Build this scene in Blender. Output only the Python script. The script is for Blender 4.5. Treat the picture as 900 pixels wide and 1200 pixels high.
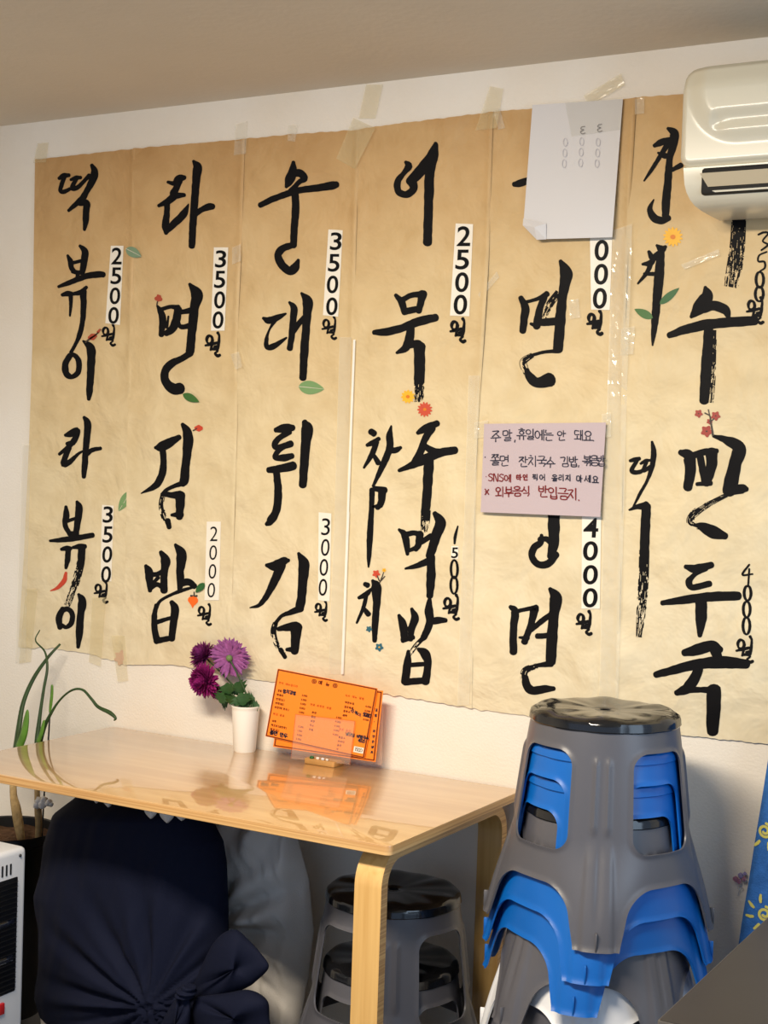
import bpy, bmesh, math, random
from math import sin, cos, pi, radians, exp, sqrt, hypot, atan2
from mathutils import Vector, Matrix, noise

random.seed(7)
S = bpy.context.scene
COL = S.collection
for _o in list(bpy.data.objects):
    bpy.data.objects.remove(_o)

# ------------------------------------------------------------------ camera
CAM = Vector((1.31677, -2.95279, 1.44740))
FW = Vector((-0.49842511, 0.86622483, -0.03502787))
RT = Vector((0.8657061, 0.49946205, 0.03302431))
UP = Vector((-0.04610157, 0.0138637, 0.99884055))
FPX = 1711.9
cd = bpy.data.cameras.new('camera')
cd.sensor_fit = 'VERTICAL'; cd.sensor_height = 24.0; cd.sensor_width = 18.0
cd.lens = FPX / 1200 * 24.0
cd.clip_start = 0.02
camo = bpy.data.objects.new('camera', cd); COL.objects.link(camo)
camo.matrix_world = Matrix(((RT.x, UP.x, -FW.x, CAM.x), (RT.y, UP.y, -FW.y, CAM.y), (RT.z, UP.z, -FW.z, CAM.z), (0, 0, 0, 1)))
S.camera = camo

# ------------------------------------------------------------------ light, exposure
w = bpy.data.worlds.new('daylight'); S.world = w; w.use_nodes = True
w.node_tree.nodes['Background'].inputs[0].default_value = (0.52, 0.70, 1.0, 1)
w.node_tree.nodes['Background'].inputs[1].default_value = 0.8
def area(name, loc, aim, sx, sy, energy, col):
    l = bpy.data.lights.new(name, 'AREA'); l.shape = 'RECTANGLE'; l.size = sx; l.size_y = sy; l.energy = energy; l.color = col
    o = bpy.data.objects.new(name, l); COL.objects.link(o); o.location = loc
    o.rotation_euler = (Vector(aim) - Vector(loc)).to_track_quat('-Z', 'Y').to_euler()
    return o
area('ceiling_lamp_light', (-0.08, -1.98, 2.28), (-0.08, -1.55, 0.0), 1.1, 0.25, 92, (1.0, 0.88, 0.71))
area('window_daylight', (2.9, -1.5, 1.5), (0.6, 0.0, 1.0), 1.4, 1.4, 22, (0.62, 0.80, 1.0))
vs = S.view_settings
vs.view_transform = 'Standard'; vs.look = 'None'; vs.gamma = 1; vs.use_curve_mapping = False
vs.exposure = 0.0

# ------------------------------------------------------------------ helpers
def ray(px, py): return FW + RT * ((px - 450) / FPX) - UP * ((py - 600) / FPX)
def at_y(px, py, y):
    d = ray(px, py); return CAM + d * ((y - CAM.y) / d.y)
def at_z(px, py, z):
    d = ray(px, py); return CAM + d * ((z - CAM.z) / d.z)
def at_x(px, py, x):
    d = ray(px, py); return CAM + d * ((x - CAM.x) / d.x)

def srgb(r, g, b):
    f = lambda c: ((c / 255 + 0.055) / 1.055) ** 2.4 if c > 10 else c / 255 / 12.92
    return (f(r), f(g), f(b), 1)
def mat(name, col, rough=0.6, spec=0.5, metal=0.0, coat=0.0, alpha=1.0, trans=0.0, bump=0.0, bscale=80, vary=0.0, vscale=12):
    m = bpy.data.materials.new(name); m.use_nodes = True
    n = m.node_tree.nodes; L = m.node_tree.links; b = n['Principled BSDF']
    b.inputs['Base Color'].default_value = col; b.inputs['Roughness'].default_value = rough
    b.inputs['Specular IOR Level'].default_value = spec; b.inputs['Metallic'].default_value = metal
    b.inputs['Coat Weight'].default_value = coat; b.inputs['Coat Roughness'].default_value = 0.03; b.inputs['Coat IOR'].default_value = 1.85
    b.inputs['Alpha'].default_value = alpha; b.inputs['Transmission Weight'].default_value = trans
    tc = n.new('ShaderNodeTexCoord')
    if bump:
        t = n.new('ShaderNodeTexNoise'); t.inputs['Scale'].default_value = bscale; t.inputs['Detail'].default_value = 4
        L.new(tc.outputs['Object'], t.inputs['Vector'])
        bp = n.new('ShaderNodeBump'); bp.inputs['Strength'].default_value = bump; bp.inputs['Distance'].default_value = 0.01
        L.new(t.outputs['Fac'], bp.inputs['Height']); L.new(bp.outputs['Normal'], b.inputs['Normal'])
    if vary:
        t = n.new('ShaderNodeTexNoise'); t.inputs['Scale'].default_value = vscale; t.inputs['Detail'].default_value = 6
        L.new(tc.outputs['Object'], t.inputs['Vector'])
        r = n.new('ShaderNodeValToRGB'); r.color_ramp.elements[0].position = 0.3; r.color_ramp.elements[1].position = 0.7
        r.color_ramp.elements[0].color = tuple(c * (1 - vary) for c in col[:3]) + (1,)
        r.color_ramp.elements[1].color = tuple(min(1, c * (1 + vary)) for c in col[:3]) + (1,)
        L.new(t.outputs['Fac'], r.inputs['Fac']); L.new(r.outputs['Color'], b.inputs['Base Color'])
    return m

ROOT = {}
def rootloc(o):
    while o.parent: o = o.parent
    return o.location if o.name in ROOT else Vector()
def tag(o, label=None, cat=None, group=None, kind=None):
    if label: o['label'] = label
    if cat: o['category'] = cat
    if group: o['group'] = group
    if kind: o['kind'] = kind
    return o
def thing(name, label, cat, loc=(0, 0, 0), group=None):
    o = bpy.data.objects.new(name, None); COL.objects.link(o); o.location = loc; o.empty_display_size = 0.05
    ROOT[o.name] = 1
    return tag(o, label, cat, group)
def obj(name, bm, m, parent=None, smooth=None, label=None):
    """links a bmesh (in world coordinates) as one object"""
    me = bpy.data.meshes.new(name)
    if parent is not None:
        bmesh.ops.translate(bm, verts=bm.verts, vec=-rootloc(parent))
    bm.normal_update(); bm.to_mesh(me); bm.free()
    o = bpy.data.objects.new(name, me); COL.objects.link(o)
    for k in (m if isinstance(m, (list, tuple)) else [m]): me.materials.append(k)
    if smooth is not None:
        me.polygons.foreach_set('use_smooth', [True] * len(me.polygons))
        if smooth < 180: me.set_sharp_from_angle(angle=radians(smooth))
    if parent is not None: o.parent = parent
    if label: o['label'] = label
    return o
def recalc(bm): bmesh.ops.recalc_face_normals(bm, faces=bm.faces); return bm
def box(x0, x1, y0, y1, z0, z1, bev=0.0, seg=2, bm=None):
    b2 = bmesh.new()
    bmesh.ops.create_cube(b2, size=1)
    for v in b2.verts:
        v.co = Vector((x0 + (v.co.x + .5) * (x1 - x0), y0 + (v.co.y + .5) * (y1 - y0), z0 + (v.co.z + .5) * (z1 - z0)))
    if bev: bmesh.ops.bevel(b2, geom=b2.edges[:], offset=bev, segments=seg, profile=0.5, affect='EDGES')
    if bm is None: return b2
    merge(bm, b2); return bm
def merge(bm, b2):
    mp = {v: bm.verts.new(v.co) for v in b2.verts}
    for f in b2.faces:
        try:
            nf = bm.faces.new([mp[v] for v in f.verts]); nf.material_index = f.material_index
        except ValueError: pass
    b2.free()
def lathe(prof, c=(0, 0, 0), seg=48, bm=None, fn=None):
    bm = bm or bmesh.new(); rows = []
    for r, z in prof:
        if r < 1e-6: rows.append([bm.verts.new((c[0], c[1], c[2] + z))])
        else:
            rows.append([bm.verts.new((c[0] + (r * (fn(2 * pi * k / seg, r, z)[0] if fn else 1)) * cos(2 * pi * k / seg), c[1] + (r * (fn(2 * pi * k / seg, r, z)[0] if fn else 1)) * sin(2 * pi * k / seg), c[2] + z + (fn(2 * pi * k / seg, r, z)[1] if fn else 0))) for k in range(seg)])
    for a, b in zip(rows, rows[1:]):
        for k in range(seg):
            q = [a[k % len(a)], a[(k + 1) % len(a)], b[(k + 1) % len(b)], b[k % len(b)]]
            q = list(dict.fromkeys(q))
            if len(q) > 2:
                try: bm.faces.new(q)
                except ValueError: pass
    return recalc(bm)
def crom(pts, n=6):
    if len(pts) < 3:
        a, b = pts[0], pts[-1]
        return [tuple(a[k] + (b[k] - a[k]) * i / n for k in range(len(a))) for i in range(n + 1)]
    P = [tuple(2 * a - b for a, b in zip(pts[0], pts[1]))] + list(pts) + [tuple(2 * a - b for a, b in zip(pts[-1], pts[-2]))]
    out = []
    for i in range(1, len(P) - 2):
        for j in range(n):
            t = j / n
            out.append(tuple(0.5 * ((2 * p1) + (-p0 + p2) * t + (2 * p0 - 5 * p1 + 4 * p2 - p3) * t * t + (-p0 + 3 * p1 - 3 * p2 + p3) * t ** 3)
                             for p0, p1, p2, p3 in zip(P[i - 1], P[i], P[i + 1], P[i + 2])))
    out.append(tuple(P[-2]))
    return out
def tube(pts, rad, seg=10, bm=None, flat=1.0):
    """pts: Vectors; rad: list of radii"""
    bm = bm or bmesh.new(); rows = []; n = len(pts)
    ref = Vector((0.3, 1, 0.1)).normalized()
    for i, p in enumerate(pts):
        d = (pts[min(i + 1, n - 1)] - pts[max(i - 1, 0)]).normalized()
        a = d.cross(ref).normalized(); b = d.cross(a)
        rows.append([bm.verts.new(p + (a * cos(2 * pi * k / seg) + b * sin(2 * pi * k / seg) * flat) * rad[i]) for k in range(seg)])
    for r0, r1 in zip(rows, rows[1:]):
        for k in range(seg): bm.faces.new((r0[k], r0[(k + 1) % seg], r1[(k + 1) % seg], r1[k]))
    bm.faces.new(rows[0][::-1]); bm.faces.new(rows[-1])
    return recalc(bm)
def sstep(a, b, x):
    t = max(0, min(1, (x - a) / (b - a))); return t * t * (3 - 2 * t)

# ------------------------------------------------------------------ materials
def wall_mat():
    m = mat('white_plaster', srgb(236, 230, 220), 0.75, 0.25, bump=0.13, bscale=170)
    n = m.node_tree.nodes; L = m.node_tree.links; b = n['Principled BSDF']
    tc = n.new('ShaderNodeTexCoord'); t = n.new('ShaderNodeTexNoise'); t.inputs['Scale'].default_value = 2.2; t.inputs['Detail'].default_value = 5
    L.new(tc.outputs['Object'], t.inputs['Vector'])
    r = n.new('ShaderNodeValToRGB'); r.color_ramp.elements[0].position = .3; r.color_ramp.elements[1].position = .75
    r.color_ramp.elements[0].color = srgb(228, 217, 200); r.color_ramp.elements[1].color = srgb(238, 233, 224)
    L.new(t.outputs['Fac'], r.inputs['Fac']); L.new(r.outputs['Color'], b.inputs['Base Color'])
    return m
M = {}
M['wall'] = wall_mat()
M['ceiling'] = mat('taupe_ceiling', srgb(222, 210, 190), 0.8, 0.2, bump=0.1, bscale=60, vary=0.06, vscale=1.5)
M['floor'] = mat('grey_floor', srgb(78, 76, 76), 0.45, 0.4, vary=0.1, vscale=5)
M['ink'] = mat('brush_ink', srgb(13, 12, 14), 0.6, 0.12)
M['pen'] = mat('pen_ink', srgb(46, 46, 62), 0.6, 0.2)
M['redpen'] = mat('red_pen_ink', srgb(120, 34, 34), 0.6, 0.2)
M['digit'] = mat('printed_black', srgb(14, 14, 16), 0.5, 0.12)
M['slip'] = mat('white_paper_slip', srgb(238, 230, 214), 0.45, 0.4)
M['sheet'] = mat('white_printer_paper', srgb(210, 207, 206), 0.6, 0.3, bump=0.05, bscale=30)
M['faint'] = mat('faint_print', srgb(190, 188, 192), 0.7, 0.2)
M['lilac'] = mat('lilac_paper', srgb(190, 173, 176), 0.65, 0.3, bump=0.05, bscale=40)
M['birch'] = None
M['grey_plastic'] = mat('grey_plastic', srgb(84, 83, 88), 0.36, 0.5, bump=0.02, bscale=300)
M['black_plastic'] = mat('glossy_black_plastic', srgb(20, 20, 22), 0.14, 0.55)
M['blue_plastic'] = mat('blue_plastic', srgb(6, 94, 178), 0.36, 0.5, bump=0.02, bscale=300)
M['white_plastic'] = mat('white_plastic', srgb(225, 225, 226), 0.4, 0.5)
M['ac'] = mat('yellowed_white_plastic', srgb(208, 201, 180), 0.22, 0.5)
M['louver'] = mat('beige_louver_plastic', srgb(190, 176, 148), 0.35, 0.4)
M['ac_dark'] = mat('dark_slot', srgb(22, 21, 20), 0.6, 0.3)
M['cup'] = mat('white_cup', srgb(240, 234, 222), 0.35, 0.5)
M['orange'] = mat('orange_card', srgb(255, 138, 36), 0.35, 0.5)
M['orange_line'] = mat('brown_print', srgb(112, 40, 16), 0.5, 0.3)
M['orange_head'] = mat('red_brown_print', srgb(196, 84, 24), 0.5, 0.3)
M['wood_block'] = mat('varnished_wood', srgb(186, 138, 78), 0.4, 0.5, vary=0.15, vscale=40)
M['navy'] = mat('navy_cotton', srgb(13, 18, 39), 0.85, 0.2, bump=0.12, bscale=500)
M['white_cloth'] = mat('white_cotton', srgb(214, 208, 200), 0.85, 0.2, bump=0.15, bscale=300)
M['soil'] = mat('potting_soil', srgb(88, 66, 50), 0.95, 0.1, bump=0.8, bscale=90, vary=0.4, vscale=60)
M['pot'] = mat('black_pot', srgb(18, 18, 19), 0.4, 0.4)
M['stem'] = mat('dark_green_stem', srgb(42, 66, 28), 0.5, 0.4, vary=0.25, vscale=30)
M['bark'] = mat('tan_woody_stem', srgb(178, 150, 104), 0.85, 0.2, bump=0.5, bscale=120, vary=0.25, vscale=50)
M['lobe'] = mat('light_green_cactus', srgb(86, 128, 40), 0.5, 0.4, vary=0.2, vscale=40)
M['heater'] = mat('heater_white', srgb(196, 197, 200), 0.4, 0.5)
M['heater_dark'] = mat('heater_black', srgb(16, 17, 20), 0.3, 0.5)
M['chrome'] = mat('bright_reflector', srgb(190, 200, 210), 0.2, 0.5, metal=1.0)
M['red_switch'] = mat('red_switch', srgb(170, 30, 34), 0.35, 0.5)
M['dark_top'] = mat('dark_brown_laminate', srgb(40, 37, 36), 0.5, 0.45, vary=0.08, vscale=20)
M['dark_edge'] = mat('laminate_edge', srgb(76, 72, 68), 0.5, 0.4)
M['steel'] = mat('black_steel', srgb(30, 30, 32), 0.4, 0.5)
M['denim'] = mat('blue_sun_cloth', srgb(52, 104, 170), 0.85, 0.2, bump=0.3, bscale=350, vary=0.18, vscale=70)
M['sun'] = mat('yellow_print', srgb(204, 192, 96), 0.8, 0.2)
M['magenta'] = mat('magenta_petals', srgb(150, 34, 112), 0.55, 0.3, vary=0.3, vscale=120)
M['purple'] = mat('pale_purple_petals', srgb(150, 84, 142), 0.55, 0.3, vary=0.25, vscale=120)
M['plum'] = mat('plum_petals', srgb(128, 44, 108), 0.55, 0.3, vary=0.3, vscale=120)
M['leaf'] = mat('green_leaf', srgb(44, 78, 36), 0.5, 0.4, vary=0.2, vscale=60)
M['calyx'] = mat('pale_green_calyx', srgb(104, 122, 72), 0.55, 0.3)
def clear(name, col, a, rough=0.08, spec=0.6):
    m = mat(name, col, rough, spec, alpha=a); return m
M['tape'] = clear('yellowed_clear_tape', srgb(230, 214, 166), 0.30, 0.12)
M['film'] = clear('clear_film', srgb(240, 234, 214), 0.26, 0.08, 0.8)
M['fold'] = clear('white_film_fold', srgb(246, 242, 232), 0.8, 0.2)
M['acrylic'] = clear('clear_acrylic', srgb(255, 216, 190), 0.11, 0.05, 0.3)
M['plate_edge'] = mat('acrylic_edge', srgb(176, 92, 50), .2, .5)
M['glass_pink'] = mat('pink_glass', srgb(196, 140, 170), 0.1, 0.6, trans=0.5)
M['glass_lilac'] = mat('lilac_glass', srgb(170, 160, 210), 0.1, 0.6, trans=0.5)
M['thread'] = mat('clear_thread', srgb(200, 205, 215), 0.2, 0.6)
PIG = {k: mat(k + '_sticker', srgb(*c), 0.5, 0.4) for k, c in dict(
    sage=(122, 146, 116), moss=(118, 152, 98), green=(60, 104, 44), deep=(36, 92, 42), red=(196, 66, 40), rust=(168, 70, 48), orange=(238, 104, 24),
    yellow=(238, 178, 40), gold=(214, 120, 20), coral=(198, 74, 46), blossom=(158, 60, 48), teal=(44, 96, 112), dry=(206, 160, 140), stalk=(60, 50, 40), pale=(232, 214, 196)).items()}

def birch_mat(name, c1, c2, rough, coat, sx, sy, sz):
    m = mat(name, c1, rough, 0.5, coat=coat)
    n = m.node_tree.nodes; L = m.node_tree.links; b = n['Principled BSDF']
    tc = n.new('ShaderNodeTexCoord'); mp = n.new('ShaderNodeMapping'); mp.inputs['Scale'].default_value = (sx, sy, sz)
    t = n.new('ShaderNodeTexNoise'); t.inputs['Scale'].default_value = 1; t.inputs['Detail'].default_value = 6; t.inputs['Distortion'].default_value = .4
    L.new(tc.outputs['Object'], mp.inputs['Vector']); L.new(mp.outputs['Vector'], t.inputs['Vector'])
    r = n.new('ShaderNodeValToRGB'); r.color_ramp.elements[0].position = .35; r.color_ramp.elements[1].position = .68
    r.color_ramp.elements[0].color = c1; r.color_ramp.elements[1].color = c2
    L.new(t.outputs['Fac'], r.inputs['Fac']); L.new(r.outputs['Color'], b.inputs['Base Color'])
    return m
M['birch'] = birch_mat('birch_veneer', srgb(190, 146, 92), srgb(206, 166, 112), 0.3, 1.0, 3, 30, 3)
M['birch_leg'] = birch_mat('birch_leg_veneer', srgb(206, 160, 92), srgb(222, 180, 112), 0.4, 0.3, 70, 70, 3)
M['ply_edge'] = birch_mat('ply_edge', srgb(170, 124, 70), srgb(214, 172, 112), 0.5, 0.1, 2, 2, 260)

def paper_mat(seed):
    m = mat('aged_mulberry_paper', srgb(206, 178, 128), 0.62, 0.3)
    n = m.node_tree.nodes; L = m.node_tree.links; b = n['Principled BSDF']
    tc = n.new('ShaderNodeTexCoord'); sep = n.new('ShaderNodeSeparateXYZ'); L.new(tc.outputs['Object'], sep.inputs[0])
    ns = n.new('ShaderNodeTexNoise'); ns.inputs['Scale'].default_value = 5; ns.inputs['Detail'].default_value = 6
    mp = n.new('ShaderNodeMapping'); mp.inputs['Location'].default_value = (seed * 3.1, 0, seed); L.new(tc.outputs['Object'], mp.inputs['Vector'])
    L.new(mp.outputs['Vector'], ns.inputs['Vector'])
    ma = n.new('ShaderNodeMath'); ma.operation = 'MULTIPLY_ADD'; ma.inputs[1].default_value = 0.34; L.new(ns.outputs['Fac'], ma.inputs[0]); L.new(sep.outputs['Z'], ma.inputs[2])
    mr = n.new('ShaderNodeMapRange'); mr.inputs['From Min'].default_value = 0.08; mr.inputs['From Max'].default_value = 1.55; L.new(ma.outputs[0], mr.inputs['Value'])
    r = n.new('ShaderNodeValToRGB'); e = r.color_ramp.elements
    e[0].position = 0.0; e[0].color = srgb(223, 210, 180); e[1].position = 1.0; e[1].color = srgb(188, 148, 98)
    x = e.new(0.42); x.color = srgb(221, 203, 164); x = e.new(0.66); x.color = srgb(212, 186, 140); x = e.new(.85); x.color = srgb(203, 168, 118)
    L.new(mr.outputs[0], r.inputs['Fac'])
    n2 = n.new('ShaderNodeTexNoise'); n2.inputs['Scale'].default_value = 14; n2.inputs['Detail'].default_value = 8; L.new(mp.outputs['Vector'], n2.inputs['Vector'])
    r2 = n.new('ShaderNodeValToRGB'); r2.color_ramp.elements[0].position = .3; r2.color_ramp.elements[0].color = (.86, .82, .74, 1); r2.color_ramp.elements[1].position = .6; r2.color_ramp.elements[1].color = (1, 1, 1, 1)
    L.new(n2.outputs['Fac'], r2.inputs['Fac'])
    mx = n.new('ShaderNodeMixRGB'); mx.blend_type = 'MULTIPLY'; mx.inputs[0].default_value = .6
    L.new(r.outputs['Color'], mx.inputs[1]); L.new(r2.outputs['Color'], mx.inputs[2]); L.new(mx.outputs[0], b.inputs['Base Color'])
    # crumple relief
    v = n.new('ShaderNodeTexNoise'); v.inputs['Scale'].default_value = 8; v.inputs['Detail'].default_value = 4; v.inputs['Distortion'].default_value = 0.3; L.new(mp.outputs['Vector'], v.inputs['Vector'])
    bp = n.new('ShaderNodeBump'); bp.inputs['Strength'].default_value = 0.8; bp.inputs['Distance'].default_value = 0.022
    rg = n.new('ShaderNodeTexNoise'); rg.noise_type = 'RIDGED_MULTIFRACTAL'; rg.inputs['Scale'].default_value = 5; rg.inputs['Detail'].default_value = 3; rg.inputs['Distortion'].default_value = .5
    mp2 = n.new('ShaderNodeMapping'); mp2.inputs['Rotation'].default_value = (0, .5 + seed, 0); mp2.inputs['Scale'].default_value = (1, 1, 1.7); L.new(mp.outputs['Vector'], mp2.inputs['Vector']); L.new(mp2.outputs['Vector'], rg.inputs['Vector'])
    b2 = n.new('ShaderNodeBump'); b2.inputs['Strength'].default_value = 0.5; b2.inputs['Distance'].default_value = 0.010
    L.new(rg.outputs['Fac'], b2.inputs['Height']); L.new(b2.outputs['Normal'], bp.inputs['Normal'])
    L.new(v.outputs['Fac'], bp.inputs['Height']); L.new(bp.outputs['Normal'], b.inputs['Normal'])
    return m

# ------------------------------------------------------------------ the room
CEIL = 2.327
def struct(name, bm, m, smooth=None): return tag(obj(name, bm, m, None, smooth), kind='structure')
struct('wall_back', box(-2.4, 2.6, 0, 0.12, 0, CEIL), M['wall'])
struct('floor', box(-2.4, 2.6, -5.0, 0.12, -0.08, 0), M['floor'])
struct('ceiling', box(-2.4, 2.6, -5.0, 0.12, CEIL, CEIL + 0.1), M['ceiling'])
struct('wall_left', box(-2.52, -2.4, -5.0, 0.12, -0.08, CEIL + .1), M['wall'])

# ------------------------------------------------------------------ writing on flat things
def ribbon(bm, pts, F, wob=0.06, cap=True):
    """pts: [(x, y, width)] in drawing units, F maps (x, y) to a 3-D point"""
    P = crom(pts, 7)
    Q = [P[0]]
    for p in P[1:]:
        if hypot(p[0] - Q[-1][0], p[1] - Q[-1][1]) > 0.25 * max(0.3, min(p[2], 8)) * .5: Q.append(p)
    if len(Q) < 2: Q = [P[0], P[-1]]
    n = len(Q); rows = []; s0 = random.random() * 50; al = 0.0
    for i, (x, y, wd) in enumerate(Q):
        if i: al += hypot(x - Q[i - 1][0], y - Q[i - 1][1]) / max(2.0, wd)
        a = Q[max(i - 1, 0)]; b = Q[min(i + 1, n - 1)]
        dx, dy = b[0] - a[0], b[1] - a[1]; l = hypot(dx, dy) or 1; nx, ny = -dy / l, dx / l
        k1 = 1 + wob * noise.noise(Vector((s0 + al * 1.6, 1.3, 0))) * 2; k2 = 1 + wob * noise.noise(Vector((s0 + al * 1.6, 9.7, 0))) * 2
        rows.append((bm.verts.new(F(x + nx * wd / 2 * k1, y + ny * wd / 2 * k1)), bm.verts.new(F(x - nx * wd / 2 * k2, y - ny * wd / 2 * k2)), (x, y, wd, dx / l, dy / l)))
    for r0, r1 in zip(rows, rows[1:]): bm.faces.new((r0[0], r0[1], r1[1], r1[0]))
    if cap:
        for r, sg in ((rows[0], -1), (rows[-1], 1)):
            x, y, wd, tx, ty = r[2]
            fan = []
            for k in range(1, 6):
                t = pi * k / 6; ox = -ty * cos(t) * wd / 2 + sg * tx * sin(t) * wd / 2 * .8; oy = tx * cos(t) * wd / 2 + sg * ty * sin(t) * wd / 2 * .8
                fan.append(bm.verts.new(F(x + ox, y + oy)))
            bm.faces.new([r[0]] + fan + [r[1]])
def dry(bm, pts, F, n=7, gap=0.35):
    """a dry brush: the stroke breaks up into fine bristle flecks, more so towards its end"""
    P = crom(pts, 24); N = len(P); sd = random.random() * 90; n = max(6, int(n * 2.2)); rows = []
    for i, (x, y, wd) in enumerate(P):
        a = P[max(i - 1, 0)]; c = P[min(i + 1, N - 1)]; dx, dy = c[0] - a[0], c[1] - a[1]; l = hypot(dx, dy) or 1
        rows.append([(x - dy / l * wd * (k / n - .5), y + dx / l * wd * (k / n - .5)) for k in range(n + 1)])
    al = 0.0; cache = {}
    def V(i, k):
        if (i, k) not in cache: cache[(i, k)] = bm.verts.new(F(*rows[i][k]))
        return cache[(i, k)]
    for i in range(N - 1):
        al += hypot(P[i + 1][0] - P[i][0], P[i + 1][1] - P[i][1]); t = i / (N - 1)
        for k in range(n):
            e = abs((k + .5) / n - .5) * 2
            f = noise.noise(Vector((sd + k * 1.9, al * .16, sd))) + .6 * noise.noise(Vector((sd + k * .35, al * .07, 3))) + .35 * noise.noise(Vector((k * 7.7, al * .9, sd)))
            if f > -.62 + gap * 1.7 * t + .25 * e * e: bm.faces.new((V(i, k), V(i, k + 1), V(i + 1, k + 1), V(i + 1, k)))
def face_up(bm, ref=Vector((0, -1, 0))):
    bm.normal_update()
    for f in bm.faces:
        if f.normal.dot(ref) < 0: f.normal_flip()
    return bm

def glyph_mesh(ch, bold=0.0):
    c = bpy.data.curves.new('glyph', 'FONT'); c.body = ch; c.size = 1; c.offset = bold; c.resolution_u = 6
    o = bpy.data.objects.new('glyph', c); COL.objects.link(o)
    bpy.context.view_layer.update()
    me = bpy.data.meshes.new_from_object(o.evaluated_get(bpy.context.evaluated_depsgraph_get()))
    vs_ = [(v.co.x, v.co.y) for v in me.vertices]; fs = [list(p.vertices) for p in me.polygons]
    bpy.data.objects.remove(o); bpy.data.curves.remove(c); bpy.data.meshes.remove(me)
    x0 = min(v[0] for v in vs_); x1 = max(v[0] for v in vs_); y0 = min(v[1] for v in vs_); y1 = max(v[1] for v in vs_)
    return [((v[0] - x0) / (x1 - x0) - .5, .5 - (v[1] - y0) / (y1 - y0)) for v in vs_], fs
GL = {}
def digit(bm, ch, cx, cy, wd, ht, lean, F, bold):
    if (ch, bold) not in GL: GL[(ch, bold)] = glyph_mesh(ch, bold)
    vs_, fs = GL[(ch, bold)]
    V = [bm.verts.new(F(cx + u * wd - v * ht * lean, cy + v * ht)) for u, v in vs_]
    for f in fs:
        try: bm.faces.new([V[i] for i in f])
        except ValueError: pass

# a small handwritten hangul alphabet made of pen strokes
CIR = [(.5 + .46 * sin(a), .5 - .46 * cos(a)) for a in [k * pi / 5 for k in range(11)]]
JA = {'ㄱ': [[(0, .1), (.9, .08), (.72, .95)]], 'ㄴ': [[(.1, 0), (.12, .9), (.95, .82)]], 'ㄷ': [[(.9, .1), (.1, .1), (.12, .9), (.95, .85)]],
      'ㄹ': [[(.1, .05), (.85, .04), (.82, .45), (.12, .5), (.1, .95), (.92, .9)]], 'ㅁ': [[(.1, .1), (.12, .9), (.9, .88), (.88, .1), (.1, .1)]],
      'ㅂ': [[(.1, 0), (.14, .95), (.88, .93), (.9, 0)], [(.12, .5), (.88, .47)]], 'ㅅ': [[(.52, 0), (.42, .5), (0, 1)], [(.42, .45), (.95, .98)]],
      'ㅇ': [CIR], 'ㅈ': [[(.05, .1), (.92, .06), (.5, .5), (0, 1)], [(.5, .5), (.95, .98)]], 'ㅊ': [[(.35, -.2), (.65, -.16)], [(.05, .14), (.92, .1), (.5, .5), (0, 1)], [(.5, .5), (.95, .98)]],
      'ㅋ': [[(0, .1), (.9, .08), (.72, .95)], [(.05, .5), (.8, .45)]], 'ㅌ': [[(.9, .1), (.1, .1), (.12, .9), (.95, .85)], [(.12, .5), (.85, .47)]],
      'ㅍ': [[(.05, .1), (.95, .1)], [(.3, .1), (.32, .9)], [(.7, .1), (.68, .9)], [(0, .92), (1, .9)]],
      'ㅎ': [[(.35, -.1), (.65, -.08)], [(.05, .16), (.95, .13)], [(x * .7 + .15, y * .65 + .32) for x, y in CIR]]}
for a_, b_ in ('ㄲㄱ', 'ㄸㄷ', 'ㅃㅂ', 'ㅆㅅ', 'ㅉㅈ'):
    JA[a_] = [[(x * .48, y) for x, y in s] for s in JA[b_]] + [[(x * .48 + .52, y) for x, y in s] for s in JA[b_]]
CHO = 'ㄱㄲㄴㄷㄸㄹㅁㅂㅃㅅㅆㅇㅈㅉㅊㅋㅌㅍㅎ'
JUNG = 'ㅏㅐㅑㅒㅓㅔㅕㅖㅗㅘㅙㅚㅛㅜㅝㅞㅟㅠㅡㅢㅣ'
JONG = ' ㄱㄲㄳㄴㄵㄶㄷㄹㄺㄻㄼㄽㄾㄿㅀㅁㅂㅄㅅㅆㅇㅈㅊㅋㅌㅍㅎ'
VV = {'ㅏ': [[(.3, 0), (.3, 1)], [(.3, .5), (.9, .46)]], 'ㅐ': [[(.2, .05), (.2, .95)], [(.7, 0), (.7, 1)], [(.2, .5), (.7, .48)]], 'ㅑ': [[(.3, 0), (.3, 1)], [(.3, .35), (.9, .32)], [(.3, .65), (.9, .62)]],
      'ㅓ': [[(.7, 0), (.7, 1)], [(.05, .5), (.7, .46)]], 'ㅔ': [[(.45, .05), (.45, .95)], [(.9, 0), (.9, 1)], [(0, .5), (.45, .48)]], 'ㅕ': [[(.7, 0), (.7, 1)], [(.05, .35), (.7, .32)], [(.05, .65), (.7, .62)]], 'ㅣ': [[(.5, 0), (.5, 1)]]}
HH = {'ㅗ': [[(.5, .1), (.5, .8)], [(0, .85), (1, .78)]], 'ㅛ': [[(.3, .1), (.3, .8)], [(.7, .1), (.7, .8)], [(0, .85), (1, .78)]], 'ㅜ': [[(0, .25), (1, .18)], [(.5, .2), (.48, 1)]],
      'ㅠ': [[(0, .25), (1, .18)], [(.3, .2), (.28, 1)], [(.7, .2), (.7, 1)]], 'ㅡ': [[(0, .5), (1, .42)]]}
MIX = {'ㅘ': 'ㅗㅏ', 'ㅙ': 'ㅗㅐ', 'ㅚ': 'ㅗㅣ', 'ㅝ': 'ㅜㅓ', 'ㅞ': 'ㅜㅔ', 'ㅟ': 'ㅜㅣ', 'ㅢ': 'ㅡㅣ'}
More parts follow.
